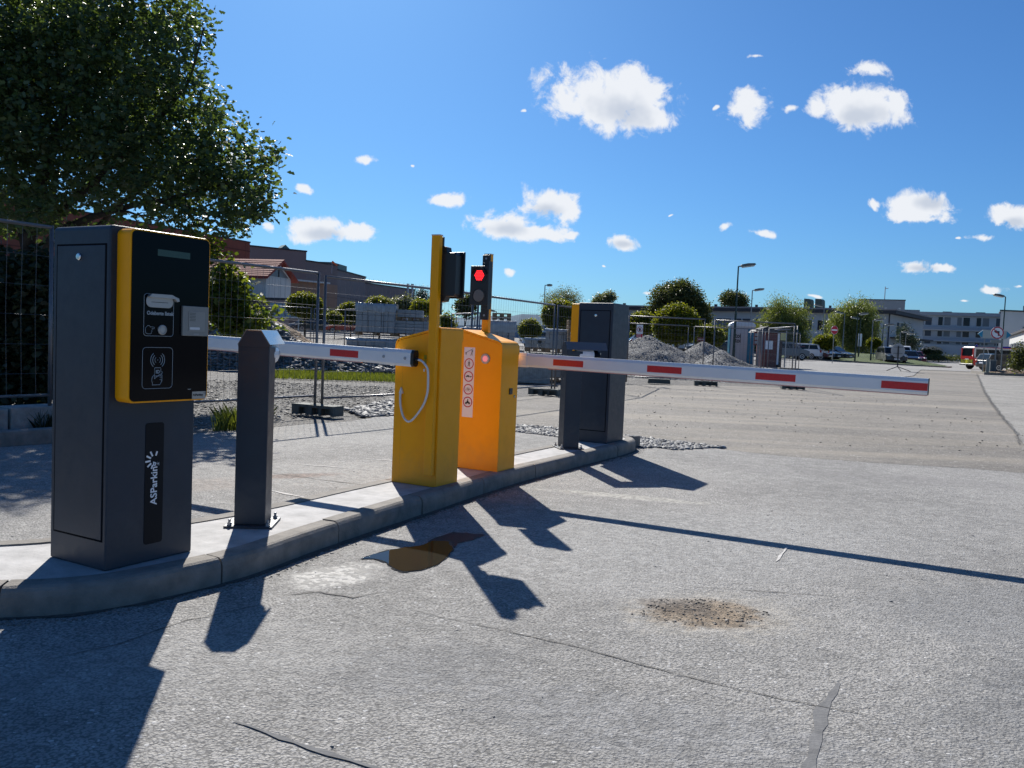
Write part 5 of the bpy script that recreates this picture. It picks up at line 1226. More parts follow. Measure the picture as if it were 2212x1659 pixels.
for x, w in ((L*.03, .5), (L*.40, .5), (L*.55, .4), (L*.72, .35), (L*.8, .35)): MB().box(x, x+w, 3, 3.5, ZR, ZR+.65).build('roof_vent', croof, t)
for u in (1779, 1807):
    p = AT(u, 660, 172); d = (Vector((p.x, p.y, 0))-a); x = d.x*math.cos(rz)+d.y*math.sin(rz)
    MB().prism([(x-.65, ZR), (x+.7, ZR), (x+.6, ZR+1.5), (x+.35, ZR+1.75), (x-.65, ZR+1.8)], 'y', 1, 3).build('roof_hatch', mat('green grey sheet', (.08, .11, .09), .6), t)
# hospital
ya_, yb_ = 236, 226
pL = AT(1935, 700, ya_); pR = AT(2158, 700, yb_); a, rz, L = facade_frame((pL.x, pL.y), (pR.x, pR.y))
t = thing('hospital_building', 'long pale grey hospital block with rows of windows and balconies', 'building', (a.x, a.y, 0), rz)
ZH = 12.9; MB().box(0, L+25, 0, 14, 0, ZH-.9).build('wall', gwall, t)
MB().box(-.3, L+25, -.9, 14, ZH-.9, ZH).build('parapet', mat('parapet', (.34, .36, .38), .8), t)
MB().box(-.3, L+25, -1.3, 0, 8.2, 8.9).build('balcony_front', mat('balcony', (.27, .31, .36), .8), t)
MB().box(-.3, L+25, -1.34, 0, 8.05, 8.2).build('balcony_edge', wwall, t)
MB().box(-.3, L+25, -1.3, 0, 5.3, 6.0).build('balcony_front', MT['balcony'], t); MB().box(-.3, L+25, -1.34, 0, 5.15, 5.3).build('balcony_edge', wwall, t)
MB().box(2, L*.72, -4.5, 0, 0, 4.1).build('entrance_block', gwall, t)
rows = ((9.3, 11.7), (6.3, 8.0), (4.3, 5.1))
for (z0, z1) in rows:
    wl = []; x = 1.2
    while x < L+14: wl += [(x, x+1.3, z0, z1), (x+1.45, x+3.2, z0, z1)]; x += 4.55
    windows(t, wl, y=-.04, pm=dim, fr=.1)
e_ = thing_child('entrance', t)
MB().prism([(7, 2.6), (12, 2.6), (11.2, 3.3), (9.5, 3.7), (7.8, 3.3)], 'y', -6, -4.5).build('arched_canopy', mat('beige canopy', (.4, .36, .28), .7), e_)
MB().box(8.4, 10.6, -4.62, -4.5, 0, 2.5).build('door', dim[0], e_); MB().box(7.2, 8.2, -4.6, -4.5, .9, 2.5).build('side_window', dim[1], e_)
for x, w, h in ((3.5, 2.2, .35), (11.5, 2.2, .35), (19.5, 2.2, .35), (25, 1.6, .7)): MB().box(x, x+w, 3, 5, ZH, ZH+h).build('roof_vent', croof, t)
# stair tower beside it
p0 = AT(1852, 690, 212); p1 = AT(1953, 690, 208); a, rz, L2 = facade_frame((p0.x, p0.y), (p1.x, p1.y)); h = ztop(648, 1900, 210)
t = thing('hospital_tower', 'higher grey hospital block with one window and rooftop mast', 'building', (a.x, a.y, 0), rz)
MB().box(0, L2, 0, 12, 0, h).build('wall', mat('tower wall', (.30, .31, .32), .85, noise=.06, nscale=.4), t); MB().box(-.1, L2+.1, -.1, 12, h, h+.2).build('roof_edge', croof, t)
MB().box(L2, L2+3.4, 1.5, 12, 0, h-2.1).build('side_block', MT['tower wall'], t)
windows(t, [(L2-3.9, L2-1.5, h-4.6, h-2.0, 1)], pm=dim[0]); MB().box(L2-4.5, L2-4.0, -.05, 0, h-4.6, h-1.8).build('shutter', wwall, t); MB().box(L2-1.4, L2-.9, -.05, 0, h-4.6, h-1.8).build('shutter', wwall, t)
MB().cyl((L2-4.6, 2, h), (L2-4.6, 2, h+3.4), .1, n=6).build('roof_mast', wwall, t); MB().box(L2-4.6, L2-3.9, 1.9, 2.1, h+2.9, h+3.05).build('mast_arm', wwall, t)
windows(t, [(L2+.6, L2+2.8, h-4.3, h-3.6, 1)], y=1.5, pm=print_white)
# white building on the right
p0 = AT(2150, 700, 121); p1 = AT(2160, 700, 104); a, rz, L = facade_frame((p0.x, p0.y), (p1.x, p1.y))
t = thing('white_corner_building', 'cream white two storey building at the right picture edge', 'building', (p1.x, p1.y, 0), R(-3))
h = ztop(672, 2165, 104); MB().prism([(0, 0), (30, 0), (40, 17), (10, 17)], 'z', 0, h).build('wall', wwall, t); MB().prism([(-.2, -.15), (30, -.15), (40, 17), (9.8, 17)], 'z', h, h+.16).build('roof_edge', croof, t)
windows(t, [(2.6, 5.0, h-4.2, h-1.7)], pm=dim[1]); windows(t, [(1.2, 1.9, .9, 2.5), (6, 8, .9, 2.5)], pm=dim)
m2 = Matrix.Rotation(math.atan2(17, 10), 4, 'Z')
f = None
for k in range(4): 
    f = MB().box(3+k*3.4, 3+k*3.4+1.7, 0, .06, h-4.4, h-2.2, m2).build('window', wframe, t); MB().box(3+k*3.4+.15, 3+k*3.4+1.55, .02, .09, h-4.2, h-2.35, m2).build('pane', dim[0], f)
for x, hh in ((4.2, .9), (8.2, 2.2)): MB().cyl((x, 3, h), (x, 3, h+hh), .06, n=6).build('antenna', croof, t)
p0 = AT(2181, 730, 98); p1 = AT(2240, 720, 66); a, rz, L = facade_frame((p0.x, p0.y), (p1.x, p1.y))
t = thing('white_annex', 'low white annex with shop like windows at the right edge', 'building', (a.x, a.y, 0), rz)
MB().box(0, L, 0, 10, 0, 3.75).build('wall', wwall, t); MB().box(-.15, L, -.25, 10, 3.75, 3.95).build('roof_edge', croof, t)
windows(t, [(1.5+k*4.2, 4.6+k*4.2, 1.0, 2.9, 1) for k in range(6)], pm=dim)

# hills -------------------------------------------------------------------
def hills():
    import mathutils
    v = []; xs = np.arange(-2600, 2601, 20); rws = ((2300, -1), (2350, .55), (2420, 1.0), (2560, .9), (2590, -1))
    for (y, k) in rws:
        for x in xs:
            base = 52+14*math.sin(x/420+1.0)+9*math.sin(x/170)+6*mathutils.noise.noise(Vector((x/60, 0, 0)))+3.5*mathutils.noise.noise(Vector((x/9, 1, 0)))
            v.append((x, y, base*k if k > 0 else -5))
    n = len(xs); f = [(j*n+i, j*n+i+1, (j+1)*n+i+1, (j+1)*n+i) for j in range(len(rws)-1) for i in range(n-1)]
    me = D.meshes.new('hills'); me.from_pydata(v, [], f); o = mesh_obj('hills', me, mat('haze tinted forest', (.12, .21, .28), .95, noise=.3, nscale=.02)); o['kind'] = 'structure'  # blue of distance haze is mixed into the forest colour
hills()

# ------------------------------------------------------------------ vehicles
def car_mats(col, name): return mat('car paint '+name, col, .3, coat=.3, spec=.4)
def make_car(label, loc, rz, paint, L=4.4, Wd=1.8, H=1.48, kind='hatch', cat='car', group='parked cars around the site', plate=True, low=None, belt=None):
    t = thing('parked_car' if cat == 'car' else cat.replace(' ', '_'), label, cat, loc, rz, group)
    h = H; g = .20
    if kind == 'hatch': lo = [(0,.30),(.02,.48),(.16,.60),(.245,.64),(.93,.66),(.985,.60),(1,.40),(.99,.25),(.0,.22)]; gr = [(.20,.63),(.37,.97),(.45,1.0),(.80,.985),(.90,.93),(.975,.65)]
    elif kind == 'sedan': lo = [(0,.30),(.02,.48),(.14,.60),(.25,.65),(.86,.68),(.975,.66),(1,.45),(.99,.25),(.0,.22)]; gr = [(.22,.64),(.38,.97),(.46,1.0),(.68,.98),(.84,.70),(.86,.67)]
    elif kind == 'suv': lo = [(0,.30),(.01,.52),(.10,.60),(.235,.64),(.94,.66),(.99,.60),(1,.38),(.985,.22),(.0,.22)]; gr = [(.20,.63),(.33,.96),(.42,1.0),(.84,.985),(.93,.95),(.985,.65)]
    else: lo = [(0,.24),(.005,.40),(.04,.50),(.13,.555),(.985,.56),(1,.48),(1,.24),(.985,.17),(.0,.16)]; gr = [(.095,.545),(.245,.93),(.31,.985),(.96,1.0),(.985,.97),(.995,.555)]
    lo = [(x*L, z*h) for x, z in lo]; gr = [(x*L, z*h) for x, z in gr]
    hw = Wd/2
    # body with rolled sides
    def loft(mb, prof, ys, sc):
        n = len(prof); cxm = sum(p[0] for p in prof)/n; czm = sum(p[1] for p in prof)/n; vs = []
        for y, (s, k) in zip(ys, sc):
            for (x, z) in prof: vs.append((cxm+(x-cxm)*s, y*(1 if k is None else 1-(max(0, z-k[0])*k[1])), czm+(z-czm)*s))
        m = len(ys); fs = [(j*n+i, j*n+(i+1) % n, (j+1)*n+(i+1) % n, (j+1)*n+i) for j in range(m-1) for i in range(n)]
        fs += [tuple(range(n)), tuple((m-1)*n+i for i in range(n-1, -1, -1))]; mb.add(vs, fs)
    b = MB(); loft(b, lo, (-hw, -hw*.94, -hw*.7, hw*.7, hw*.94, hw), [(.955, None), (.985, None), (1, None), (1, None), (.985, None), (.955, None)])
    body = b.build('body', low or paint, t, .02, seg=1)
    kz = (gr[0][1], .16/h if kind != 'van' else .07/h)
    b = MB(); loft(b, gr, (-hw*.93, -hw*.90, -hw*.6, hw*.6, hw*.90, hw*.93), [(.985, kz), (1, kz), (1, kz), (1, kz), (1, kz), (.985, kz)])
    cab = b.build('cabin', paint, t, .015, seg=1)
    # side glass
    zb, zt = gr[0][1]+.02, max(p[1] for p in gr)-.09*h
    def at_z(z, front=True):
        pts = gr if front else gr[::-1]
        for p, q in zip(pts[:-1], pts[1:]):
            if p[1] <= z <= q[1] and q[1] > p[1]: return p[0]+(q[0]-p[0])*(z-p[1])/(q[1]-p[1])
        return pts[0][0]
    fx0, fx1, rx0, rx1 = at_z(zb)+.12, at_z(zt)+.10, at_z(zb, False)-.14, at_z(zt, False)-.12
    nb = 2 if kind in ('sedan', 'hatch') else 3
    for s in (-1, 1):
        for k in range(nb):
            u0, u1 = k/nb+.012, (k+1)/nb-.012
            q = [(fx0+(rx0-fx0)*u0 if k == 0 else fx0+(rx0-fx0)*u0, zb+.02), (fx0+(rx0-fx0)*u1, zb+.02), (fx1+(rx1-fx1)*u1, zt), (fx1+(rx1-fx1)*u0, zt)]
            vs = []
            for d_ in (.004, .02):
                for x, z in q: vs.append((x, s*(hw*.93*(1-(z-kz[0])*kz[1])+d_-.006), z))
            MB().add(vs, [(0, 1, 2, 3), (7, 6, 5, 4), (0, 1, 5, 4), (1, 2, 6, 5), (2, 3, 7, 6), (3, 0, 4, 7)]).build('side_window', cglass, t)
    # windscreen and rear window
    for (p, q, nm) in ((gr[0], gr[1], 'windscreen'), (gr[-1], gr[-2], 'rear_window')):
        d_ = Vector((q[0]-p[0], q[1]-p[1])); nrm = Vector((-d_.y, d_.x)).normalized()*(1 if nm == 'windscreen' else -1)
        A = (p[0]+d_.x*.08, p[1]+d_.y*.08); Bq = (p[0]+d_.x*.94, p[1]+d_.y*.94); vs = []
        for o_ in (.004, .014):
            for (x, z), w_ in ((A, hw*.82), (Bq, hw*.70)):
                for s in (-1, 1): vs.append((x+nrm.x*o_, s*w_, z+nrm.y*o_))
        MB().add(vs, [(0, 1, 3, 2), (4, 6, 7, 5), (0, 2, 6, 4), (1, 5, 7, 3), (0, 4, 5, 1), (2, 3, 7, 6)]).build(nm, cglass, t)
    rw = .33 if kind != 'van' else .35
    for x in (L*.19, L*.80):
        for s in (-1, 1):
            y0 = s*(hw-.02); q = Matrix.Translation((x, 0, rw))
            MB().lathe([(rw+.05, s*(hw-.10)), (rw+.05, s*(hw-.008))], 22, Matrix.Translation((x, 0, rw+.02)), 'y').build('wheel_arch', tyre, t)
            w_ = MB().lathe([(rw-.02, s*(hw-.2)), (rw, s*(hw-.18)), (rw, s*(hw-.02)), (rw-.03, s*(hw+.002)), (rw*.66, s*(hw+.003))], 22, q, 'y').build('tyre', tyre, t)
            MB().lathe([(rw*.66, s*(hw-.02)), (rw*.62, s*(hw+.006)), (rw*.2, s*(hw+.0)), (rw*.12, s*(hw+.010))], 16, q, 'y').build('rim', rimm, w_)
    for s in (-1, 1):
        MB().box(.0, .22, s*hw*.80-.16, s*hw*.80+.10, h*.46, h*.54).build('headlight', mat('headlight glass', (.6, .63, .66), .15, coat=.6), t, .02, seg=1)
        MB().box(L-.14, L+.004, s*hw*.80-.12, s*hw*.80+.12, h*.46, h*.62).build('tail_light', mat('tail light', (.35, .012, .01), .2, coat=.5), t, .02, seg=1)
        MB().box(gr[0][0]+.25, gr[0][0]+.42, s*(hw+.02), s*(hw+.20), gr[0][1]+.03, gr[0][1]+.20).build('mirror', paint, t, .03, seg=1)
    MB().box(-.012, .02, -.26, .26, h*.27, h*.35).build('number_plate', print_white, t); MB().box(-.008, .03, -.55, .55, h*.34, h*.45).build('grille', blk, t)
    MB().box(L-.03, L+.014, -.26, .26, h*.42, h*.50).build('number_plate', print_white, t)
    return t
CG = lambda u, y, dz=0: (lambda p: (p.x, p.y, p.z+.02+dz))(GA(u, y))
silver = car_mats((.34, .36, .38), 'silver'); white_c = car_mats((.62, .64, .66), 'white'); black_c = car_mats((.008, .010, .014), 'black'); navy = car_mats((.012, .022, .05), 'navy'); red_c = car_mats((.45, .045, .02), 'red'); lblue = car_mats((.20, .29, .36), 'pale blue'); dgrey = car_mats((.04, .045, .05), 'dark grey'); maroon = car_mats((.10, .012, .018), 'maroon')
make_car('pale blue car with bright bonnet at the left end behind the fence', CG(618, 108), R(12), lblue, kind='sedan')
make_car('black car parked left of the red one behind the fence', CG(637, 101), R(10), black_c, 4.4)
make_car('red hatchback half hidden by the tall wrapped paving stack', CG(703, 99), R(8), red_c, 4.3)
make_car('white car glinting in the sun beside the half emptied pallet', CG(1124, 74), R(8), white_c, 4.2, H=1.5)
make_car('pale car whose roof shows between the two yellow masts', CG(960, 80), R(8), lblue, 4.2)
make_car('white high roofed car behind the wide grey stone heap', CG(1366, 82), R(172), white_c, 4.3, 1.85, 2.0, kind='suv')
make_car('dark car roof just right of the far ticket machine', CG(1340, 96), R(5), navy, 4.2)
make_car('low white car behind the dip in the stone heap', CG(1424, 98), R(5), white_c, 4.2)
make_car('white car with dark glass between stone heap and red board', CG(1455, 100), R(170), white_c, 4.0)
make_car('dark car behind the fence post right of the stone heap', CG(1482, 92), R(0), dgrey, 4.4)
make_car('grey car left of the portable toilet', CG(1534, 93), R(-4), silver, 4.2)
make_car('silver pickup like car right behind the construction fence end', CG(1647, 80), R(174), car_mats((.15, .165, .18), 'grey blue'), 3.9, 1.85, 1.6, kind='suv')
make_car('white estate car showing its rear light in the parking row', CG(1698, 88), R(-50), white_c, 4.4, 1.85, 1.6, kind='suv')
make_car('dark red car nose between the silver and white cars', CG(1700, 87), R(150), maroon, 3.6, 1.7, 1.35)
make_car('dark blue car with bright bonnet third in the parking row', CG(1716, 88.5), R(128), navy, 4.4, 1.8, 1.45, kind='hatch')
for o, lb, u, y, r in ((None, 'black car with pale bonnet edge fourth in the parking row', 1750, 90.5, 128), (None, 'dark grey saloon at the lawn end of the parking row', 1775, 93, 130)):
    make_car(lb, CG(u-14, y), R(r), black_c if 'black' in lb else dgrey, 4.6, 1.82, 1.5, kind='sedan' if 'saloon' in lb else 'hatch')
# move origins: cars turned about their nose face the viewer's right
for o in list(D.objects):
    if o.parent is None and o.get('category') == 'car' and 90 < math.degrees(o.rotation_euler.z) % 360 < 270:
        o.location.x -= math.cos(o.rotation_euler.z)*4.2; o.location.y -= math.sin(o.rotation_euler.z)*4.2
def head_on(label, u, y, paint, **k):
    p = GA(u, y); return make_car(label, (p.x, p.y, p.z+.02), R(80), paint, **k)
head_on('dark suv facing us behind the round sign on its tripod', 1940, 84, dgrey, L=4.6, Wd=2.0, H=1.72, kind='suv')
head_on('dark blue car second in the kerbside row facing us', 1974, 92, navy, L=4.4, Wd=1.8, H=1.5)
head_on('brownish car third in the kerbside row facing us', 1987, 101, maroon, L=4.4, Wd=1.8, H=1.55)
head_on('white van top behind the kerbside row', 1958, 112, white_c, L=5, Wd=2, H=2.3, kind='van')
make_car('bright blue car at the lawn edge before the white building', CG(1900, 108), R(10), car_mats((.02, .06, .22), 'blue'), 3.6)
# rescue van, rear towards us on the left
vr = mat('rescue red', (.62, .03, .022), .3, coat=.6); vw = mat('rescue white', (.50, .50, .51), .3, coat=.6)
p = GA(2074, 79.0); ang = R(-176+360)
Lv = 4.95
base = Vector((p.x+.2, p.y-1.0, p.z+.02))
# local x runs from nose to tail; tail at left, so the nose sits Lv to the right
v = make_car('red and white rescue van with blue light and yellow rear chevrons', (base.x+Lv*math.cos(R(8)), base.y+Lv*math.sin(R(8)), base.z), R(188), vw, Lv, 1.9, 2.0, kind='van', cat='rescue van', group=None, low=vr)
del_ = v
MB().box(.6, Lv*.99, -.956, .956, 1.02, 1.12).build('grey_band', mat('grey letter band', (.35, .30, .30), .5), v)
MB().box(.5, Lv*.97, -.72, .72, 1.955, 2.03).build('red_roof', vr, v, .02, seg=1)
bl_ = MB().box(Lv-.06, Lv+.01, -.84, -.72, 1.0, 1.9).build('red_corner', vr, v); MB().box(Lv-.06, Lv+.01, .72, .84, 1.0, 1.9).build('red_corner', vr, v); bl_ = MB().box(1.0, 1.25, -.5, .5, 2.02, 2.18).build('light_bar', mat('blue beacon', (.01, .02, .25), .2), v); MB().lathe([(.09, 2.0), (.09, 2.2), (.05, 2.24)], 10, Matrix.Translation((Lv-.5, .55, 0))).build('blue_light', MT['blue beacon'], v)
pp = MB().box(Lv-.02, Lv+.03, -.80, .80, .50, .86).build('chevron_panel', mat('chevron yellow', (.75, .70, .03), .5), v)
for k in range(4):
    for s in (-1, 1):
        y = s*(.16+k*.19); MB().prism([(y-s*.05, .50), (y+s*.05, .50), (y+s*.16, .68), (y+s*.05, .86), (y-s*.05, .86), (y+s*.06, .68)], 'x', Lv+.028, Lv+.034).build('chevron', blk, pp)
MB().box(Lv-.05, Lv+.10, -.92, .92, .34, .50).build('bumper', mat('grey bumper', (.12, .12, .12), .5), v, .03, seg=1)
MB().box(Lv-.02, Lv+.02, -.85, .85, .95, 1.18).build('red_tailgate', vr, v)
make_car('dark blue estate car parked before the rescue van', (lambda q: (q.x+4.4, q.y+.1, q.z+.02))(GA(2122, 70)), R(184), black_c, 4.5, 1.85, 1.46, kind='suv')

# ------------------------------------------------------------------ lamps
def street_lamp(label, u, vtop, y, side, pole=None, hl=.95, tilt=8, group='street lamps around the car park'):
    g = GA(u, y); top = AT(u, vtop, y); h = top.z-g.z; pm = pole or greyp
    t = thing('street_lamp', label, 'street lamp', g, 0, group)
    MB().tube([(0, 0, 0), (0, 0, h*.52), (0, 0, h*.52+.05), (0, 0, h)], [.075, .07, .05, .042], 8).build('pole', pm, t, smooth=False)
    MB().cyl((0, 0, 0), (0, 0, .95), .085, n=8).build('pole_base', dgreen, t)
    m = Matrix.Translation((side*.08, 0, h)) @ Matrix.Rotation(-side*R(tilt), 4, 'Y')
    x0, x1 = (0, hl) if side > 0 else (-hl, 0)
    MB().cyl((0, 0, h), (side*.2, 0, h+.02), .035, n=6).build('bracket', pm, t)
    s = side
    hd = MB().prism([(s*.04, -.02), (s*.10, .10), (s*hl*.5, .135), (s*hl*.93, .10), (s*hl, .02), (s*hl*.97, -.0), (s*.06, -.03)], 'y', -.13, .13, m).build('lamp_head', mat('lamp housing', (.12, .125, .12), .5), t, .015, seg=1)
    MB().prism([(s*.10, -.028), (s*.16, -.10), (s*hl*.88, -.08), (s*hl*.94, -.004)], 'y', -.11, .11, m).build('diffuser', lampg, hd, .01, seg=1)
    return t
street_lamp('tallest street lamp with dark green pole before the portable toilet', 1586, 575, 51, 1, dgreen)
street_lamp('second street lamp just right of the tallest one', 1619, 627, 74, 1)
street_lamp('street lamp behind the fence between signal light and far machine', 1172, 616, 78, 1, hl=.6, tilt=0)
street_lamp('street lamp behind the no left turn sign with head to the left', 2165, 641, 70, -1, dgreen)
for (u, v, y, s, lb) in ((1776, 662, 88, -1, 'grey street lamp by the parked cars with head to the left'), (1821, 677, 94, -1, 'grey lamp among willow branches right of the no entry sign'), (1849, 679, 84, 1, 'dark green lamp in front of the big willow with head to the right'),
                         (1856, 689, 92, -1, 'grey lamp beside the dark green one with head to the left'), (1883, 692, 86, 1, 'thin lamp at the right side of the big willow'), (1906, 703, 88, 1, 'dark lamp with flat arm before the white building corner'), (1944, 718, 110, 1, 'far lamp above the round sign on its tripod'), (1956, 722, 118, 1, 'farthest lamp right of the one above the round sign'),
                         (1413, 657, 110, -1, 'lamp head showing above the ball tree right of the far machine'), (1024, 659, 66, -1, 'far lamp behind the signal light before the hills'), (984, 665, 72, 1, 'far lamp seen between the two masts'), (1070, 673, 90, -1, 'small lamp above the short pallet stack')):
    street_lamp(lb, u, v, y, s, dgreen if 'dark' in lb else greyp, hl=1.0)

# ------------------------------------------------------------------ signs
def disc(m, r0, r1, y, n=36, c=(0, 0)):
    if r0 == 0: m.add([(c[0]+r1*math.cos(2*math.pi*i/n), y, c[1]+r1*math.sin(2*math.pi*i/n)) for i in range(n)], [tuple(range(n))])
    else: m.add([(c[0]+r*math.cos(2*math.pi*i/n), y, c[1]+r*math.sin(2*math.pi*i/n)) for r in (r1, r0) for i in range(n)], [(i, (i+1) % n, n+(i+1) % n, n+i) for i in range(n)])
    return m
g = GA(1801, 72); t = thing('no_entry_sign', 'red round no entry sign with white bar on a thin post', 'road sign', g, R(20)); zc = AT(1805, 713, 72).z-g.z
MB().cyl((0, .04, 0), (0, .04, zc+.3), .03, n=8).build('post', greyp, t); MB().lathe([(.36, .0), (.36, .012)], 32, Matrix.Translation((0, 0, zc)), 'y').build('plate', print_white, t)
disc(MB(), 0, .345, -.003, c=(0, zc)).build('red_field', sgn_red, t); MB().box(-.27, .27, -.008, -.004, zc-.055, zc+.055).build('white_bar', print_white, t)
g = GA(2153, 62); t = thing('no_left_turn_sign', 'round no left turn sign with red ring at the right', 'road sign', g, R(-8)); zc = AT(2157, 719, 62).z-g.z; r = .445
MB().cyl((0, .05, 0), (0, .05, zc+.4), .045, n=8).build('post', greyp, t); MB().lathe([(r, .0), (r, .015)], 36, Matrix.Translation((0, 0, zc)), 'y').build('plate', print_white, t)
disc(MB(), r*.80, r*.98, -.003, c=(0, zc)).build('red_ring', sgn_red, t)
MB().prism([(.04, zc-.22), (.14, zc-.22), (.14, zc+.13), (-.06, zc+.13), (-.06, zc+.21), (-.25, zc+.08), (-.06, zc-.05), (-.06, zc+.03), (.04, zc+.03)], 'y', -.006, -.002).build('turn_arrow', blk, t)
MB().prism([(-.27, zc+.22), (-.22, zc+.27), (.27, zc-.22), (.22, zc-.27)], 'y', -.010, -.007).build('red_slash', sgn_red, t)
ap = MB().box(-.42, .42, .0, .02, zc-.72, zc-.52).build('supplementary_plate', mat('grey sign plate', (.25, .25, .23), .5), t)
g = GA(2136, 66); t = thing('direction_sign', 'pale direction board with blue arrow ends behind the no left turn sign', 'road sign', g, 0); zc = AT(2136, 722, 66).z-g.z
MB().box(-.55, 1.35, 0, .04, zc-.32, zc+.32).build('board', mat('faded sign board', (.45, .45, .42), .5), t)
ba = mat('arrow blue', (.02, .25, .42), .5)
MB().prism([(-.9, zc), (-.52, zc+.28), (-.52, zc-.28)], 'y', -.01, .03).build('blue_arrow', ba, t); MB().prism([(1.7, zc), (1.32, zc+.28), (1.32, zc-.28)], 'y', -.01, .03).build('blue_arrow', ba, t)
for x in (-.3, 1.1): MB().cyl((x, .06, 0), (x, .06, zc+.3), .035, n=8).build('post', greyp, t)
g = GA(1942, 55.5); t = thing('tripod_sign', 'round grey back of a road sign on a black tripod on the road', 'road sign', g, R(4)); zc = AT(1941, 757.5, 55.5).z-g.z
MB().lathe([(.47, 0), (.47, .01)], 36, Matrix.Translation((0, .05, zc)), 'y').build('sign_back', mat('grey sign back', (.33, .33, .33), .5), t)
m = MB(); m.box(-.30, .30, .02, .05, zc+.20, zc+.235); m.box(-.30, .30, .02, .05, zc-.20, zc-.165); m.build('clamp_rail', zinc, t)
MB().cyl((0, .0, .28), (0, .0, zc+.30), .035, n=8).build('post', blk, t)
for aa in (200, -20, 270): MB().tube([(0, 0, .30), (.85*math.cos(R(aa)), .5*math.sin(R(aa)), .02)], .025, 6).build('leg', blk, t)
g = GA(1819, 70); t = thing('sign_strip', 'narrow white upright board on a post left of the willow', 'road sign', g, 0); zc = AT(1857, 722, 95).z
t.location = GA(1857, 95); MB().cyl((0, 0, 0), (0, 0, 2.9), .04, n=8).build('post', greyp, t); MB().box(-.2, .2, -.06, -.03, 1.7, 3.1).build('board', print_white, t)
g = GA(2137, 60.5); t = thing('concrete_bollard', 'pale round concrete bollard at the verge corner', 'bollard', g, 0); MB().lathe([(.11, 0), (.11, 1.0), (.09, 1.04)], 14).build('shaft', conc, t)
g = GA(2143, 61.5); t = thing('utility_cabinet', 'grey ribbed cabinet between the bollard and sign post', 'utility cabinet', g, 0); MB().box(0, .42, 0, .3, .0, .95).build('case', greyp, t, .01)
for k in range(6): MB().box(.03+k*.065, .05+k*.065, -.015, 0, .05, .9).build('rib', croof, t)
MB().box(-.03, .45, -.03, .33, .95, 1.0).build('cap', conc, t)
g = GA(2130, 60); t = thing('wooden_stake', 'short wooden stake left of the pale bollard', 'stake', g, 0); MB().box(-.03, .03, -.03, .03, 0, .62).build('stake_shaft', wood, t)

# ------------------------------------------------------------------ site huts
bl_m = mat('toilet blue', (.02, .19, .30), .5); wh_m = mat('toilet white', (.52, .50, .50), .5, noise=.05, nscale=6)
g = GA(1578, 54); t = thing('portable_toilet', 'white and blue portable toilet with domed roof behind the fence', 'portable toilet', g, R(-8)); hT = AT(1600, 705, 54).z-g.z
MB().box(0, 1.42, 0, 1.2, 0, hT).build('wall', wh_m, t, .03)
MB().box(.04, 1.02, -.03, -.0, .1, hT-.12).build('door', wh_m, t, .01)
MB().box(1.03, 1.40, -.025, -.0, .05, hT-.12).build('blue_panel', bl_m, t, .01)
MB().box(-.045, -.0, .02, 1.15, .05, hT-.05).build('blue_side', bl_m, t, .01)
for k in range(4): MB().box(-.06, -.045, .08+k*.28, .22+k*.28, .1, hT-.1).build('side_rib', bl_m, t)
MB().prism([(-.10, hT-.02), (1.50, hT-.02), (1.47, hT+.16), (1.25, hT+.28), (.15, hT+.28), (-.06, hT+.16)], 'y', -.08, 1.28).build('dome_roof', mat('toilet roof', (.68, .70, .72), .4), t, .05)
for k in range(5): MB().prism([(.12+k*.26, hT+.05), (.17+k*.26, hT+.05), (.23+k*.26, hT+.27), (.18+k*.26, hT+.27)], 'y', -.10, -.07).build('roof_rib', MT['toilet roof'], t)
text_obj('toi', .40, frame((.26, -.034, hT-.72), (1, 0, 0), (0, 0, 1)), blk, t, off=.012, sx=.8); text_obj('toi', .40, frame((.26, -.034, hT-1.02), (1, 0, 0), (0, 0, 1)), blk, t, off=.012, sx=.8)
g = GA(1646, 50); t = thing('site_hut', 'dark red site hut with white notice right of the portable toilet', 'site hut', g, R(-5)); hh = AT(1654, 719, 50).z-g.z
rh = mat('dark red panel', (.16, .035, .03), .6, noise=.1, nscale=4)
MB().box(0, .85, 0, 1.6, .0, hh).build('wall', rh, t)
for k in range(5): MB().box(.02+k*.165, .03+k*.165, -.012, 0, .1, hh-.05).build('board_joint', blk, t)
MB().prism([(-.5, hh), (.95, hh), (.85, hh+.15), (.3, hh+.38), (-.35, hh+.18)], 'y', -.1, 1.7).build('pitched_roof', croof, t); MB().box(.2, .62, -.03, -.013, hh-.95, hh-.45).build('notice', print_white, t); MB().box(.88, .98, -.05, .05, .2, hh).build('door_post', print_white, t, .005)
MB().box(1.0, 1.16, -.02, 1.4, .0, hh).build('door_leaf', mat('dark wood', (.05, .03, .025), .6), t)
g = GA(1628, 49.5); t = thing('red_notice_board', 'tall dark red notice board between the toilet and site hut', 'notice board', g, 0); zb = AT(1634, 746, 49.5).z-g.z; zt_ = AT(1634, 717, 49.5).z-g.z
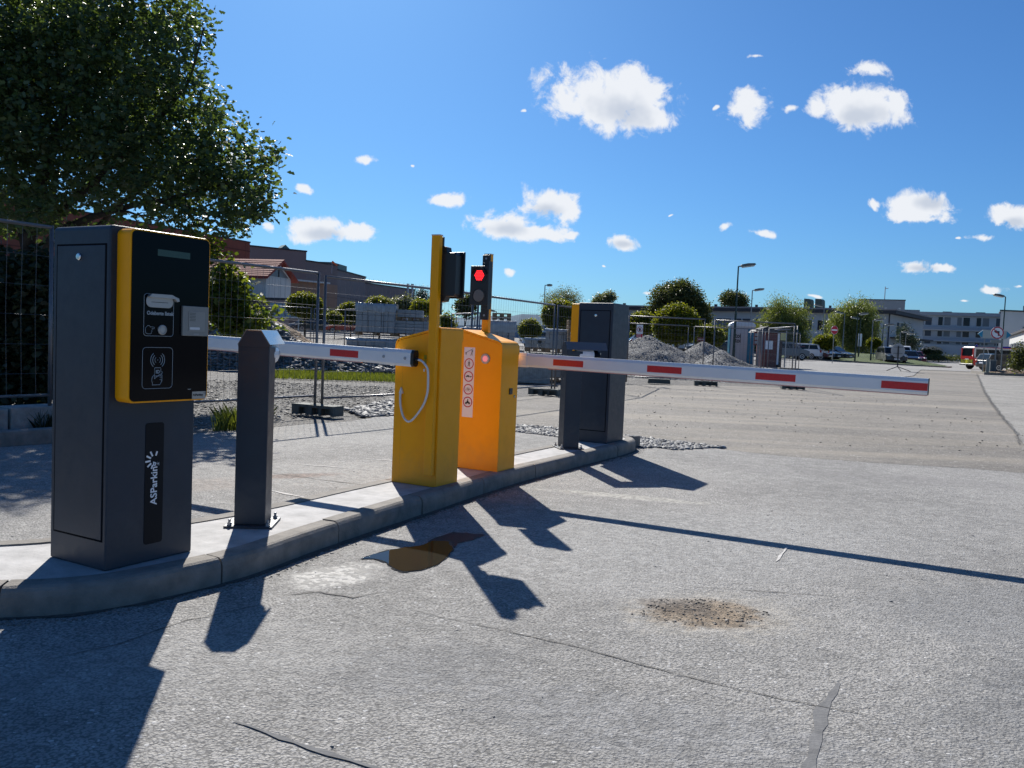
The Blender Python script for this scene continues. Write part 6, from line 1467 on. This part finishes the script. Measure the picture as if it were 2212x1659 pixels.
MB().box(0, .36, 0, .04, zb, zt_).build('board', rh, t); MB().cyl((.05, .06, 0), (.05, .06, zt_), .025, n=6).build('post', greyp, t); MB().cyl((.32, .06, 0), (.32, .06, zt_), .025, n=6).build('post', greyp, t)
for k in range(3): MB().box(.05, .30, -.008, -.002, zb+.1+k*.22, zb+.25+k*.22).build('notice', mat('grey plate', (.3, .3, .3), .5), t)
g = GA(1664, 52); t = thing('curved_shelter', 'small shelter with curved grey roof and orange door', 'shelter', g, R(-4)); h1 = AT(1680, 712, 52).z-g.z
MB().prism([(-.3, h1-.12), (0, h1-.02), (.5, h1+.06), (1.0, h1+.06), (1.05, h1), (.5, h1-.04), (0, h1-.14)], 'y', -.6, 1.2).build('roof', roofg, t)
for x in (0, .82): MB().cyl((x, -.4, 0), (x, -.4, h1-.05), .04, n=6).build('post', galv, t)
MB().box(.12, .40, .2, .25, .3, h1-.3).build('orange_door', mat('orange board', (.38, .13, .03), .6), t)
g = GA(1686, 44); t = thing('yellow_notice', 'pale yellow striped notice hanging on the inner fence', 'notice', (g.x, g.y, AT(1686, 735, 44).z), 0); MB().box(0, .26, 0, .01, 0, .38).build('sheet', mat('pale yellow sheet', (.65, .62, .25), .6), t)
for k in range(4): MB().box(.04+k*.055, .055+k*.055, -.003, -.0005, .04, .34).build('stripe', mat('grey plate', (.3, .3, .3), .5), t)
g = GA(1506, 60); t = thing('small_red_board', 'small red board on a post behind the stone heap', 'notice board', g, 0); z = AT(1512, 733, 60).z-g.z
MB().box(0, .55, 0, .04, z-.16, z+.14).build('board', rh, t); MB().cyl((.4, .06, 0), (.4, .06, z+.1), .05, n=6).build('post', rh, t); text_obj('POZOR', .11, frame((.06, -.008, z-.04), (1, 0, 0), (0, 0, 1)), print_white, t)
g = GA(1688, 40); t = thing('concrete_rubble', 'few broken concrete pieces at the right end of the fence', 'rubble', g, 0)
for k, (x, y, s) in enumerate(((0, 0, .4), (.5, .2, .3), (.2, -.2, .22), (-.4, .1, .25))): MB().box(x, x+s*1.6, y, y+s, 0, s*.8, Matrix.Rotation(.3*k, 4, 'Z')).build('chunk', dirt_m, t, .03)
